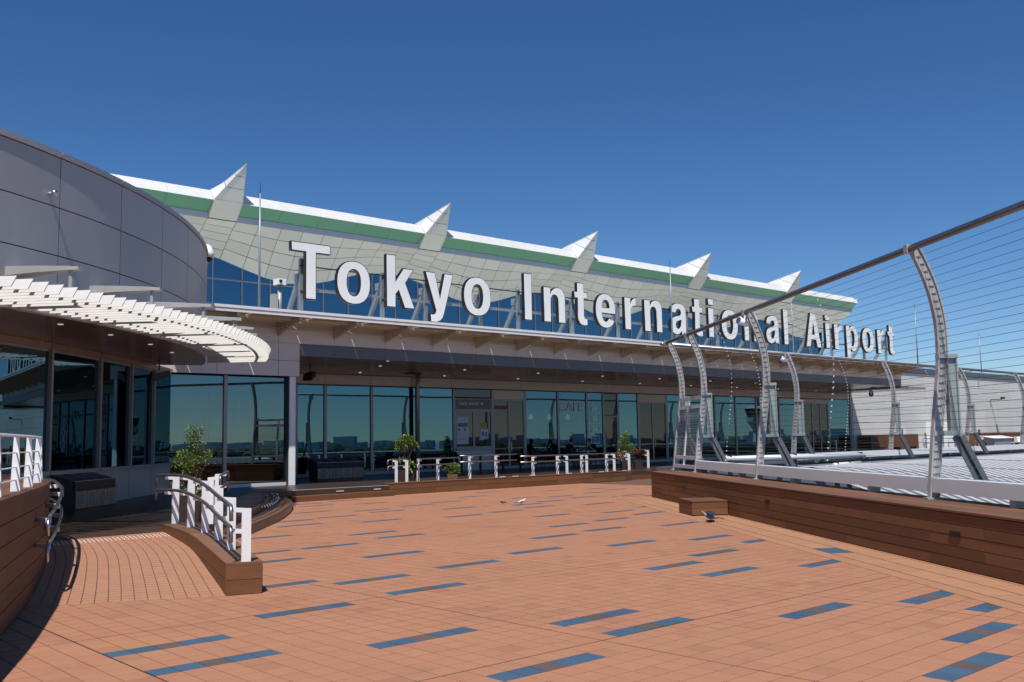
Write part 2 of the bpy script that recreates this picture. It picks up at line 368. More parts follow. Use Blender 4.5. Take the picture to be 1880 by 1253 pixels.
for m in ('tile_terracotta', 'tile_blue', 'tile_brown'):
    for wx in (0, 1):
        for wy in (0, 1):
            b = MB(); g = .0044; gx = .016 if wx else g; gy = .016 if wy else g
            x0, x1, y0, y1 = gx, TS-g, gy, TN-g
            b.loft([[(x0, y0, -.009), (x1, y0, -.009), (x1, y1, -.009), (x0, y1, -.009)], [(x0, y0, -.0015), (x1, y0, -.0015), (x1, y1, -.0015), (x0, y1, -.0015)],
                    [(x0+.0015, y0+.0015, 0), (x1-.0015, y0+.0015, 0), (x1-.0015, y1-.0015, 0), (x0+.0015, y1-.0015, 0)]])
            tile_me[(m, wx, wy)] = b.mesh('tile', m)
stuff = {m: MB() for m in ('tile_terracotta', 'tile_blue', 'tile_brown')}
rest = MB(); tidx = {'tile_terracotta': 0, 'tile_blue': 1, 'tile_brown': 2}
for k, (sc, i, j, cut) in enumerate(cells):
    m = kind.get((i, j), 'tile_terracotta'); x, y = -15.78+i*TS, -27.38+j*TN
    wx, wy = int(i % 15 == 0), int(j % 15 == 0)
    if k < 300 and sc > 0: inst('tile', tile_me[(m, wx, wy)], deck, (x, y, 0)); continue
    g = .0044; gx = .016 if wx else g; gy = .016 if wy else g
    P = [(x+gx, y+gy), (x+TS-g, y+gy), (x+TS-g, y+TN-g), (x+gx, y+TN-g)]
    if cut: P = clip_half(P, f_edge)
    if len(P) < 3: continue
    rest.mi = tidx[m]
    rest.face([(a, b, 0) for a, b in P])
    for q in range(len(P)):
        a, b = P[q], P[(q+1) % len(P)]; rest.face([(a[0], a[1], -.009), (b[0], b[1], -.009), (b[0], b[1], 0), (a[0], a[1], 0)])
tag(rest.build('tile_field', ['tile_terracotta', 'tile_blue', 'tile_brown'], deck, fix=False), kind='stuff')
mb = MB()                                                  # wide movement joints between the tile panels
for k in range(-2, 8):
    x = -15.78+k*15*TS; mb.box(x-.006, x+.015, -34, -8.4, -.0089, -.004)
for k in range(-2, 7):
    y = -27.38+k*15*TN; mb.box(-20, 8, y-.006, y+.015, -.0089, -.0035)
tag(mb.build('movement_joint', 'seam_rubber', deck), kind='stuff')
strips = thing('border_paving', None, None, (0, 0, 0), kind='structure')
for o0, o1, L in ((-1.0, -.76, 1.8), (-.76, -.41, .62), (-.41, -.05, 2.4), (-.05, .1, 2.4)):
    a = -.5
    while a < 24:
        b = MB(); g = .009; b.hexa([bl(a+g, o1-g, -.0085), bl(a+g, o0+g, -.0085), bl(a+L-g, o0+g, -.0085), bl(a+L-g, o1-g, -.0085)],
                                   [bl(a+g, o1-g, .001), bl(a+g, o0+g, .001), bl(a+L-g, o0+g, .001), bl(a+L-g, o1-g, .001)])
        b.build('paving_strip', 'tile_blue' if (o0 == -.76 and abs(a-12.52) < .2) else 'strip_tile', strips); a += L

# ---------------------------------------------------------------- curved boarded walls
def boarded(root, P, z0, z1, courses, seg, th=.025, side=1, name='board', m='wood_composite', top=None, mlist=None):
    """boards along a 2D polyline, on its `side`; top(t) may vary the upper edge"""
    L = 0
    for i in range(1, len(P)): L += hypot(P[i][0]-P[i-1][0], P[i][1]-P[i-1][1])
    nseg = max(1, round(L/seg))
    for c in range(courses):
        off = .5*(c % 2)/nseg
        ts = sorted(set([0, 1]+[min(1, max(0, k/nseg+off)) for k in range(nseg+1)]))
        for a, b in zip(ts[:-1], ts[1:]):
            if b-a < .02: continue
            k = max(1, int((b-a)*L/.35)); g = .003/L
            pts = [poly_at(P, a+g+(b-a-2*g)*q/k) for q in range(k+1)]; out = offset_line(pts, side*th) if len(pts) > 1 else pts
            bm_ = MB(); loops = []
            for q in range(k+1):
                t = a+(b-a)*q/k; zt = top(t) if top else z1; h = (zt-z0)/courses
                lo, hi = z0+c*h+.004, z0+(c+1)*h-.004
                (x, y), (u, v) = pts[q], out[q]
                loops.append([(x, y, lo), (u, v, lo), (u, v, hi), (x, y, hi)])
            bm_.loft(loops); bm_.build(name, m, root)
LW = smooth_line([(-2.7, 1.0), (-3.05, 3.5), (-3.5, 5.6), (-3.98, 7.2), (-4.49, 8.63), (-4.75, 9.35), (-5.06, 10.21), (-5.42, 11.2), (-5.95, 12.5), (-6.42, 13.5), (-7.0, 14.4), (-7.75, 15.1), (-8.7, 15.6)], 4)
lw = thing('ramp_wall', 'tall curved planter wall of brown horizontal boards left of the ramp', 'wall', (0, 0, 0))
inner = offset_line(LW, .03); inner2 = offset_line(LW, .55)
mb = MB(); mb.loft([[(a[0], a[1], .0), (b[0], b[1], .0), (b[0], b[1], 1.165), (a[0], a[1], 1.165)] for a, b in zip(inner, inner2)]); mb.build('core', 'joint_dark', lw)
boarded(lw, inner, .012, 1.165, 6, 2.1, .03, -1)
for o0, o1, z1 in ((-.012, .16, 1.192), (.172, .34, 1.19), (.352, .56, 1.19)):
    A = offset_line(LW, o0); B = offset_line(LW, o1); n = 10
    for k in range(0, len(A)-1, 6):
        a = A[k:k+7]; b = B[k:k+7]; mb = MB(); mb.loft([[(p[0], p[1], 1.166), (q[0], q[1], 1.166), (q[0], q[1], z1), (p[0], p[1], z1)] for p, q in zip(a, b)]); mb.build('cap_board', 'wood_cap', lw)

# ramp of curved tile courses
RL = smooth_line([(-5.07, 10.22), (-5.44, 11.2), (-5.97, 12.5), (-6.47, 13.5), (-6.75, 13.95)], 6)
RR = smooth_line([(-3.15, 10.75), (-3.84, 12.29), (-4.57, 13.84), (-5.45, 15.25)], 6)
ramp = thing('ramp', None, None, (0, 0, 0), kind='structure')
def rp(u, t, dz=0.0):
    a = poly_at(RL, t); b = poly_at(RR, t); return (a[0]+(b[0]-a[0])*u, a[1]+(b[1]-a[1])*u, .3*t+dz)
mb = MB()
for k in range(20): mb.face([rp(0, k/20, -.004), rp(1, k/20, -.004), rp(1, (k+1)/20, -.004), rp(0, (k+1)/20, -.004)])
mb.build('ramp_bed', 'grout', ramp)
NC, NRW = 15, 34
mb = MB(); mb2 = MB()
for c in range(NC):
    for r in range(NRW):
        u0_, u1_ = c/NC+.0026, (c+1)/NC-.0026; t0, t1 = r/NRW+.0012, (r+1)/NRW-.0012
        q = [rp(u0_, t0, .004), rp(u1_, t0, .004), rp(u1_, t1, .004), rp(u0_, t1, .004)]
        mb.face(q)
        for e in range(4): a, b = q[e], q[(e+1) % 4]; mb.face([(a[0], a[1], a[2]-.008), (b[0], b[1], b[2]-.008), b, a])
tag(mb.build('ramp_tiles', 'ramp_tile', ramp, fix=False), kind='stuff')
mb = MB()
for r in range(3):
    for k in range(30):
        p = rp((k+.5)/30, .955-.018*r*1.3, .006); mb.ball(p, .013, 6, 4, (1, 1, .5))
tag(mb.build('tactile_studs', 'edge_white', ramp), kind='stuff')

# low kerb wall right of the ramp
KO = [(-2.82, 10.92), (-3.47, 12.42), (-4.2, 13.95), (-5.1, 15.35)]
KI = smooth_line([(-3.14, 10.77), (-3.83, 12.29), (-4.56, 13.84), (-5.45, 15.27)], 5); KO = smooth_line(KO, 5)
kw = thing('ramp_kerb', 'low curved brown boarded kerb wall with square end right of the ramp', 'wall', (0, 0, 0))
ktop = lambda t: .35+.07*t
mb = MB(); mb.loft([[(a[0]+.02*(b[0]-a[0]), a[1]+.02, 0), (b[0]-.02, b[1]+.01, 0), (b[0]-.02, b[1]+.01, ktop(i/(len(KI)-1))-.03), (a[0]+.02*(b[0]-a[0]), a[1]+.02, ktop(i/(len(KI)-1))-.03)] for i, (a, b) in enumerate(zip(KI, KO))]); mb.build('core', 'joint_dark', kw)
boarded(kw, KI, .006, .33, 2, 2.2, .02, 1, top=lambda t: ktop(t)-.027)
boarded(kw, KO, .006, .33, 2, 2.2, .02, -1, top=lambda t: ktop(t)-.027)
for c in (0, 1):
    mb = MB(); z0 = .006+c*.16; a, b = KI[0], KO[0]
    mb.hexa([(a[0]-.018, a[1]-.02, z0), (b[0]+.018, b[1]-.02, z0), (b[0]+.01, b[1]+.0, z0), (a[0]-.01, a[1]+.0, z0)], [(a[0]-.018, a[1]-.02, z0+.155), (b[0]+.018, b[1]-.02, z0+.155), (b[0]+.01, b[1], z0+.155), (a[0]-.01, a[1], z0+.155)]); mb.build('end_board', 'wood_composite', kw)
for k in range(0, len(KI)-1, 5):
    mb = MB(); mb.loft([[(a[0]-.02, a[1]-.008, ktop(i/(len(KI)-1))-.026), (b[0]+.02, b[1]-.008, ktop(i/(len(KI)-1))-.026), (b[0]+.02, b[1]-.008, ktop(i/(len(KI)-1))), (a[0]-.02, a[1]-.008, ktop(i/(len(KI)-1)))] for i, (a, b) in list(enumerate(zip(KI, KO)))[k:k+6]]); mb.build('cap_board', 'wood_cap', kw)

# ---------------------------------------------------------------- raised platform, its steps and seat wall
plat = thing('platform', None, None, (0, 0, 0), kind='structure')
TO = smooth_line([(-6.35, 27.2), (-5.72, 25.2), (-5.3, 23.2), (-5.0, 21.0), (-4.86, 18.9), (-4.80, 17.5), (-4.9, 16.3), (-5.05, 15.45)], 5)
TI = smooth_line([(-6.75, 26.6), (-6.2, 24.73), (-5.72, 22.6), (-5.45, 20.7), (-5.28, 18.9), (-5.2, 17.5), (-5.2, 16.3), (-5.3, 15.4)], 5)
pa = W(-4.9, 8.45); pb = W(42, 8.45); pc = W(42, -.5); pd_ = W(-16, -.5)
poly = [(p[0], p[1]) for p in reversed(TI)]+[(W(-4.0, 8.42).x, W(-4.0, 8.42).y), (W(-1.5, 8.35).x, W(-1.5, 8.35).y), (W(-1.5, 7.9).x, W(-1.5, 7.9).y), (W(42, 7.9).x, W(42, 7.9).y), (pc.x, pc.y), (W(-9, -.5).x, W(-9, -.5).y), (-16, 27), (-16, 14.5), (-8.8, 14.5), (-6.75, 13.96), (-5.45, 15.26)]
mb = MB(); mb.loft([[(x, y, .0) for x, y in poly], [(x, y, .288) for x, y in poly]]); mb.build('platform_base', 'wood_deck', plat)
loc = [(SN(x, y)[0], SN(x, y)[1]) for x, y in poly]
def inside(x, y, P):
    c = False
    for i in range(len(P)):
        (x1, y1), (x2, y2) = P[i], P[i-1]
        if (y1 > y) != (y2 > y) and x < (x2-x1)*(y-y1)/(y2-y1)+x1: c = not c
    return c
mb = MB(); random.seed(3)
for r in range(0, 122):
    n0, n1 = -.4+r*.14, -.4+(r+1)*.14-.006; s = -16.5+random.random()*2
    while s < 18:
        L = 1.9; cs = [(s+.003, n0), (s+L-.003, n0), (s+L-.003, n1), (s+.003, n1)]
        if all(inside(a, b, loc) for a, b in cs):
            q = [W(a, b, .3) for a, b in cs]; mb.face(q)
            for e in range(4): a, b = q[e], q[(e+1) % 4]; mb.face([(a.x, a.y, .286), (b.x, b.y, .286), b, a])
        else:
            t = s
            while t < s+L-.05:
                cs = [(t+.001, n0), (t+.19, n0), (t+.19, n1), (t+.001, n1)]
                if all(inside(a, b, loc) for a, b in cs):
                    q = [W(a, b, .3) for a, b in cs]; mb.face(q)
                    for e in range(4): a, b = q[e], q[(e+1) % 4]; mb.face([(a.x, a.y, .286), (b.x, b.y, .286), b, a])
                t += .191
        s += L
tag(mb.build('deck_boards', 'wood_deck', plat, fix=False), kind='stuff')
mb = MB(); mb.loft([[(a[0], a[1], .0), (b[0], b[1], .0), (b[0], b[1], .15), (a[0], a[1], .15)] for a, b in zip(TO, TI)]); mb.build('curved_step', 'wood_deck', plat)
for o, z in ((.06, .154), (.2, .154)):
    A = offset_line(TO, -o); B = offset_line(TO, -o-.1); mb = MB(); mb.strip([(p[0], p[1], z) for p in A], [(p[0], p[1], z) for p in B]); mb.build('step_nosing', 'wood_cap', plat)
for s0, s1, n0, n1, z0, z1 in ((-5.0, -1.5, 8.42, 8.85, 0, .15), (9.75, 16, 7.6, 8.0, 0, .15)):
    mb = MB(); lo = [W(s0, n1, z0), W(s1, n1-.2, z0), W(s1, n0-.2, z0), W(s0, n0, z0)]; mb.hexa(lo, [p+Vector((0, 0, z1-z0)) for p in lo]); mb.build('straight_step', 'wood_composite', plat)
mb = MB()
for k in range(64):
    mb.ball(W(-4.9+k*.055, 8.30, .303), .015, 6, 4, (1, 1, .5))
A = offset_line(TI, .1)
for q in range(3):
    A = offset_line(TI, .12+.06*q)
    for k in range(2, 16): p = A[k]; mb.ball((p[0], p[1], .303), .011, 6, 4, (1, 1, .5))
tag(mb.build('tactile_studs', 'edge_white', plat), kind='stuff')
def led(s, n, z, parent, L=.24):
    m = MB(); m.hexa([W(s, n+.015, z), W(s+L, n+.015, z), W(s+L, n-.02, z), W(s, n-.02, z)], [W(s, n+.015, z+.028), W(s+L, n+.015, z+.028), W(s+L, n-.02, z+.028), W(s, n-.02, z+.028)]); m.build('step_light', 'alu_white', parent)
for s in (-4.6, -3.4, -2.1): led(s, 8.43, .2, plat)
sw = thing('seat_wall', 'long low boarded seat wall with white railing along the raised platform', 'wall', (0, 0, 0))
for s0 in [-1.5+1.8*k for k in range(6)]:
    s1 = min(s0+1.8, 9.7)-.006
    for c in (0, 1):
        mb = MB(); z0 = .01+.165*c; lo = [W(s0, 8.35, z0), W(s1, 8.35, z0), W(s1, 8.32, z0), W(s0, 8.32, z0)]; mb.hexa(lo, [p+Vector((0, 0, .158)) for p in lo]); mb.build('board', 'wood_composite', sw)
    for n0, n1 in ((8.36, 8.16), (8.15, 7.92)):
        mb = MB(); lo = [W(s0, n0, .342), W(s1, n0, .342), W(s1, n1, .342), W(s0, n1, .342)]; mb.hexa(lo, [p+Vector((0, 0, .022)) for p in lo]); mb.build('cap_board', 'wood_cap', sw)
mb = MB(); lo = [W(-1.49, 8.318, 0), W(9.69, 8.318, 0), W(9.69, 7.93, 0), W(-1.49, 7.93, 0)]; mb.hexa(lo, [p+Vector((0, 0, .338)) for p in lo]); mb.build('core', 'wood_composite', sw)
for s in (3.0, 3.6, 4.4, 6.2, 7.9, 9.2): led(s, 8.32, .366, sw)

# ---------------------------------------------------------------- round pavilion on the left
RC = (-25.31, 20.25)
rp_t = thing('round_pavilion', 'curved grey violet panelled pavilion with dark windows and white louvre canopy', 'building', (RC[0], RC[1], 0))
def pol(a, r, z): return (r*cos(R(a)), r*sin(R(a)), z)
def arc_panel(a0, a1, r0, r1, z0, z1, n=4):
    b = MB(); b.loft([[pol(a, r0, z0), pol(a, r1, z0), pol(a, r1, z1), pol(a, r0, z1)] for a in [a0+(a1-a0)*k/n for k in range(n+1)]]); return b
seams = [-42.2, -36.27, -30.34, -24.41, -18.48, -12.53, -6.58, -.65, 5.1, 10.85, 16.7, 22.6]
for a0, a1 in zip(seams[:-1], seams[1:]):
    g = .035
    for z0, z1 in ((3.86, 4.875), (4.895, 5.71), (5.73, 6.585)):
        arc_panel(a0+g, a1-g, 17.9, 18.0, z0, z1, 6).build('wall_panel', 'panel_violet', rp_t, smooth=False)
    arc_panel(a0+g, a1-g, 17.55, 18.03, 6.60, 6.70, 6).build('coping', 'panel_violet', rp_t)
arc_panel(-42, 22.5, 17.5, 17.93, 3.85, 6.62, 40).build('wall_core', 'joint_dark', rp_t)
b = MB(); b.loft([[pol(a, 2, 6.5), pol(a, 17.6, 6.5), pol(a, 17.6, 6.56), pol(a, 2, 6.56)] for a in range(-42, 24, 6)]); b.build('roof', 'terrace_roof', rp_t)
for a0, a1 in zip(seams[:-1], seams[1:]):                  # soffit and the strip above the windows
    arc_panel(a0+.02, a1-.02, 14.9, 17.97, 3.84, 3.88, 4).build('soffit_panel', 'soffit_brown', rp_t)
# the glazed wall below follows a flatter curve of its own
WX = smooth_line([(3.0, -15.0), (8.0, -12.5), (11.0, -11.4), (13.9, -10.72), (17.0, -10.15), (18.6, -9.93), (20.4, -9.78), (22.8, -9.73), (24.8, -9.76), (26.5, -9.83), (28.6, -9.98)], 6)
def wpt(y, off, z):
    for a, b in zip(WX[:-1], WX[1:]):
        if a[0] <= y <= b[0]+1e-6: t = (y-a[0])/(b[0]-a[0]); x = a[1]+(b[1]-a[1])*t; sl = (b[1]-a[1])/(b[0]-a[0]); l = hypot(1, sl); return (x+off/l-RC[0], y-off*sl/l-RC[1], z)
def wpanel(y0, y1, o0, o1, z0, z1, n=4):
    b = MB(); b.loft([[wpt(y, o0, z0), wpt(y, o1, z0), wpt(y, o1, z1), wpt(y, o0, z1)] for y in [y0+(y1-y0)*k/n for k in range(n+1)]]); return b
wm = [5.0, 8.0, 11.0, 13.9, 17.0, 20.45, 22.8, 24.75, 26.5, 28.3]
for a0, a1 in zip(wm[:-1], wm[1:]):
    g = .012
    wpanel(a0+g, a1-g, -.06, .02, 3.70, 3.835).build('header_panel', 'soffit_brown', rp_t)
    wpanel(a0+g, a1-g, -.06, .0, .3, 1.04).build('plinth_panel', 'panel_violet', rp_t)
    wpanel(a0+g, a1-g, -.06, .08, 1.045, 1.13).build('sill', 'mullion_grey', rp_t)
    wpanel(a0+g, a1-g, -.06, .0, 3.64, 3.695).build('window_frame', 'mullion_grey', rp_t)
    wpanel(a0+.05, a1-.05, -.035, -.02, 1.13, 3.642, 1).build('window_pane', 'glass_round', rp_t)
for a in wm[:-1]:
    wpanel(a-.04, a+.04, -.07, .06, 1.131, 3.70, 1).build('mullion', 'mullion_grey', rp_t)
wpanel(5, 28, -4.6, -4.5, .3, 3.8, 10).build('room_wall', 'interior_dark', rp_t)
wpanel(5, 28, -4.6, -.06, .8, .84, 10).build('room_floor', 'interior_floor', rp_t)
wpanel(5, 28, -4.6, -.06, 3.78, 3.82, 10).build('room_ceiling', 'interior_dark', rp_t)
for a in (18.2, 19.6, 21.5, 23.8, 16.2): # faint furniture inside the windows
    b = MB(); p = wpt(a, -.9, 0); b.box(p[0]-.35, p[0]+.35, p[1]-.35, p[1]+.35, 1.55, 1.58); b.box(p[0]-.04, p[0]+.04, p[1]-.04, p[1]+.04, .84, 1.55); b.build('table', 'counter_white', rp_t)
for a, r in ((-9.5, 17.4), (-3.5, 17.35), (3.0, 17.4), (-15.5, 17.4), (9.5, 17.4)):
    p = pol(a, r, 3.838); b = MB(); b.tube([(p[0], p[1], 3.832), (p[0], p[1], 3.839)], .05, 12); b.build('downlight', 'lamp_white', rp_t)
# louvre canopy: parallel white blades carried by curved rails
def at_y(y, r): return sqrt(max(0, r*r-y*y))
k = 0; y = -13.6
while y < 6.6:
    xi, xo = at_y(y, 18.06), at_y(y+.0, 19.62); sl = -.075
    b = MB(); lo = [(xi, y-.012, 3.865), (xo, y-.012+sl*(xo-xi), 3.865), (xo, y+.012+sl*(xo-xi), 3.865), (xi, y+.012, 3.865)]
    hi = [(p[0]+(.05 if i in (1, 2) else 0), p[1]+.055, 4.02) for i, p in enumerate(lo)]
    b.hexa(lo, hi); b.build('louvre_blade', 'louvre_white', rp_t); y += .27 if y < 4 else .2
for r, z0, z1 in ((18.32, 4.02, 4.07), (19.25, 3.93, 4.06)):
    arc_panel(-44, 19, r, r+.055, z0, z1, 40).build('canopy_rail', 'mullion_dark', rp_t)
for a in (-33, -24.5, -15.8, -9.2, -2.6, 4.0, 9.4, 13.6):
    t = Vector((cos(R(a+90)), sin(R(a+90)), 0)); b = MB(); loops = []
    for r, hw, z, h in ((17.99, .16, 4.36, .15), (18.5, .14, 4.38, .11), (19.05, .09, 4.39, .07), (19.3, .06, 4.39, .05)):
        c = Vector(pol(a, r, z)); loops.append([c-t*hw, c+t*hw, c+t*hw+Vector((0, 0, h)), c-t*hw+Vector((0, 0, h))])
    b.loft(loops); p = pol(a, 19.12, 0); b.tube([(p[0], p[1], 4.05), (p[0], p[1], 4.40)], .035, 8)
    b.build('canopy_bracket', 'galvanised', rp_t)
def fixture(name, label, cat, loc, parts, group=None, rz=0):
    t = thing(name, label, cat, loc, rz, group)
    for pn, mb_, m, sm in parts: mb_.build(pn, m, t, smooth=sm)
    return t
p = pol(-13.4, 18.0, 5.91); c13 = (cos(R(-13.4)), sin(R(-13.4)))
b1 = MB(); b1.tube([(0, 0, 0), (c13[0]*.07, c13[1]*.07, 0)], .03, 10); b2 = MB(); b2.ball((c13[0]*.11, c13[1]*.11, 0), .06, 12, 8)
fixture('wall_lamp', 'small steel ball lamp sticking out of the grey curved wall', 'lamp', (RC[0]+p[0], RC[1]+p[1], p[2]), [('mount', b1, 'galvanised', True), ('globe', b2, 'stainless', True)])

# ---------------------------------------------------------------- terminal front: glazing, soffit, fascia, canopy   (local x = s, y = -n)
tb = thing('terminal_building', 'long glazed airport terrace front with panelled soffit, dark beam and white edged canopy', 'building', FAC, FROT)
ZG0, ZG1 = .42, 3.83
def fbox(s0, s1, n0, n1, z0, z1): return MB().box(s0, s1, -max(n0, n1), -min(n0, n1), z0, z1)
def pane(s0, s1, n, z0, z1, m='glass_teal', parent=tb, name='window_pane'): return fbox(s0, s1, n, n-.012, z0, z1).build(name, m, parent)
mull = [(.05, 'glass_teal'), (1.33, 'glass_teal'), (3.48, 'glass_teal'), (5.75, 'glass_teal'), (7.73, None), (9.93, None), (11.92, 'glass_cafe'), (14.08, 'glass_cafe'), (16.07, 'glass_cafe'), (17.26, None), (18.35, 'glass_teal'), (19.91, None), (22.22, 'glass_teal'), (24.2, 'glass_teal'), (26.5, 'glass_teal'), (28.49, 'glass_teal'), (30.58, 'glass_teal'), (33.0, 'glass_teal'), (35.75, None), (38.69, 'glass_teal'), (41.38, None)]
for (s0, m), (s1, _) in zip(mull[:-1], mull[1:]):
    if m:
        pane(s0+.06, s1-.06, 0, ZG0+.02, ZG1, m); fbox(s0+.06, s1-.06, .03, -.06, ZG0-.11, ZG0+.02).build('sill', 'mullion_grey', tb)
for s0, _ in mull:
    fbox(s0-.06, s0+.06, .04, -.10, .302, ZG1).build('mullion', 'mullion_grey', tb)
    fbox(s0-.085, s0-.062, .012, -.04, .31, ZG1-.01).build('gasket', 'mullion_dark', tb)
fbox(-3, 41.5, .06, -.1, ZG1+.002, ZG1+.05).build('glazing_head', 'mullion_dark', tb)
s = -2.85
while s < 41.3:
    e = min(s+2.084, 41.42); fbox(s+.006, e-.006, .02, -.1, 3.885, 4.27).build('header_panel', 'header_grey', tb); s = e
fbox(-3, 41.4, -.02, -.12, 3.86, 4.3).build('header_core', 'joint_dark', tb)
# dim interior
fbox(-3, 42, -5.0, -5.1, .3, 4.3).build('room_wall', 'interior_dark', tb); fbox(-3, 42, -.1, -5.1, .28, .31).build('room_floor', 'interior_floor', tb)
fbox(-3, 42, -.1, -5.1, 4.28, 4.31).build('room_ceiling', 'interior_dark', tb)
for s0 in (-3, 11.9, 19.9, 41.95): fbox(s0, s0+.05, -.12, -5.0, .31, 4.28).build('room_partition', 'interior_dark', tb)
# soffit panels and downlights
s = -2.83; r = 0
while s < 38:
    e = min(s+2.084, 38.16)
    for n0, n1 in ((.05, 1.75), (1.75, 3.45), (3.45, 5.12)):
        z0, z1 = 4.285+.028*n0, 4.285+.028*n1; b = MB()
        b.hexa([(s+.005, -n1+.005, z1), (e-.005, -n1+.005, z1), (e-.005, -n0-.005, z0), (s+.005, -n0-.005, z0)], [(s+.005, -n1+.005, z1+.03), (e-.005, -n1+.005, z1+.03), (e-.005, -n0-.005, z0+.03), (s+.005, -n0-.005, z0+.03)])
        b.build('soffit_panel', 'soffit_brown', tb)
    s = e
fbox(-2.83, 38.16, 5.1, .0, 4.47, 4.5).build('soffit_core', 'joint_dark', tb)
for k in range(9):
    for s0, n0 in ((2.28+4.17*k, 1.0), (1.58+4.0*k, 3.4), (.8+99*k, 5.0)):
        if s0 < 37.5:
            z = 4.283+.028*n0; b = MB(); b.tube([(s0, -n0, z-.012), (s0, -n0, z+.03)], .055, 12); b.build('downlight', 'lamp_white', tb)
b = MB(); b.box(4.2, 4.9, -1.6, -1.2, 4.30, 4.318); b.build('air_vent', 'mullion_dark', tb)
# fascia: dark beam, perforated fascia above, ledge; the lower panels at the left end
fe = [-7.6, -5.64, -3.58]+[-1.53+2.043*k for k in range(20)]
fe = [x for x in fe if x < 37.6]+[38.16]
for s0, e in zip(fe[:-1], fe[1:]):
    fbox(s0+.006, e-.006, 5.29, 5.23, 4.812, 5.245).build('fascia_panel', 'fascia_perf', tb)
    fbox(s0+.003, e-.003, 5.36, 5.23, 5.25, 5.29).build('fascia_ledge', 'canopy_cream', tb); fbox(s0+.003, e-.003, 5.28, 5.23, 5.292, 5.477).build('canopy_closure', 'canopy_cream', tb)  # ledge coloured pale to stand for a sunlit line over the fascia
    a = max(s0, -2.82)
    if e > -2.8: fbox(a+.003, e-.003, 5.26, 5.12, 4.415, 4.806).build('beam_panel', 'beam_dark', tb)
for s0, e in ((-7.6, -5.64), (-5.64, -3.58), (-3.58, -2.83)):
    for z0, z1 in ((3.75, 4.235), (4.247, 4.806)): fbox(s0+.006, e-.006, 5.29, 5.23, z0, z1).build('fascia_panel', 'fascia_perf', tb)
fbox(-7.6, -2.84, 5.22, 4.9, 3.76, 5.25).build('fascia_core', 'joint_dark', tb); fbox(-2.84, 38.15, 5.22, 5.13, 4.47, 5.25).build('fascia_core', 'joint_dark', tb)
# canopy: slats with daylight between, edge panels, brackets, terrace roof above
b = MB(); s = -7.6
while s < 38.6:
    b.box(s, s+(.092 if abs(((s+1.53) % 2.043)-.35) > .068 else .045), -6.69, -5.31, 5.48, 5.62)
    s += .137
tag(b.build('canopy_slats', 'canopy_cream', tb), kind='stuff')
s = -7.85
while s < 38.9:
    e = min(s+1.73, 38.95)
    fbox(s+.003, e-.003, 6.78, 6.69, 5.575, 5.66).build('edge_panel', 'edge_white', tb); fbox(s+.003, e-.003, 6.76, 6.69, 5.465, 5.565).build('edge_panel', 'edge_white', tb); s = e
fbox(-7.6, 38.5, 6.2, 6.14, 5.40, 5.478).build('canopy_purlin', 'canopy_cream', tb); fbox(-7.6, 38.5, 5.75, 5.69, 5.40, 5.478).build('canopy_purlin', 'canopy_cream', tb)
for s0 in fe[1:-1]:
    b = MB(); lo = [(s0-.05, -5.295, 5.02), (s0-.05, -5.6, 5.12), (s0-.05, -6.68, 5.38), (s0-.05, -6.68, 5.46), (s0-.05, -5.295, 5.46)]
    b.hexa(lo, [(x+.1, y, z) for x, y, z in lo]); br = b.build('canopy_bracket', 'canopy_cream', tb)
    MB().ball((s0-.07, -5.95, 5.26), .035, 8, 5).build('bolt', 'galvanised', br); MB().ball((s0-.07, -5.75, 5.21), .03, 8, 5).build('bolt', 'galvanised', br)
fbox(-12, 39, 5.30, -11, 5.50, 5.58).build('terrace_roof', 'terrace_roof', tb)
for z in (5.98, 5.72): fbox(1.2, 15.5, 2.6, 2.5, z, z+.10).build('roof_upstand', 'galvanised_dark' if z < 5.9 else 'alu_white', tb)
# glazed bay at the left end with its white corner post
for s0, e in ((-8.6, -7.42), (-7.30, -5.29), (-5.18, -3.16)):
    fbox(s0, e, 5.02, 5.0, .40, 3.70).build('window_pane', 'glass_bay', tb); fbox(s0, e, 5.06, 4.95, .302, .40).build('sill', 'alu_white', tb)
for s0 in (-7.36, -5.235): fbox(s0-.055, s0+.055, 5.07, 4.95, .302, 3.745).build('mullion', 'mullion_grey', tb)
fbox(-3.13, -2.915, 5.2, 5.0, .302, 3.748).build('corner_post', 'white_paint', tb); fbox(-3.16, -3.135, 5.16, 5.0, .31, 3.74).build('gasket', 'mullion_dark', tb)
fbox(-3.0, -2.985, 4.98, .1, .42, 3.8).build('window_pane', 'glass_teal', tb); fbox(-3.02, -2.95, 4.98, .1, 3.81, 4.4).build('header_panel', 'header_grey', tb)
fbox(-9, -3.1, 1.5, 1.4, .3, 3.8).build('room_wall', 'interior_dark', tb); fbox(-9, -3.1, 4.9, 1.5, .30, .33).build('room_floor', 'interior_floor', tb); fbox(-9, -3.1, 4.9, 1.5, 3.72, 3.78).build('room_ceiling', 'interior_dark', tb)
for s0 in (-4.9, -4.2, -3.7): fbox(s0, s0+.14, 3.0, 2.9, .33, 3.72).build('inner_column', 'counter_white', tb)
# pipe column
b = MB(); b.tube([(5.62, -.22, .3), (5.62, -.22, 3.7), (5.62, -.26, 3.95), (5.62, -.3, 4.3)], .09, 12); b.build('column', 'mullion_grey', tb, smooth=True)
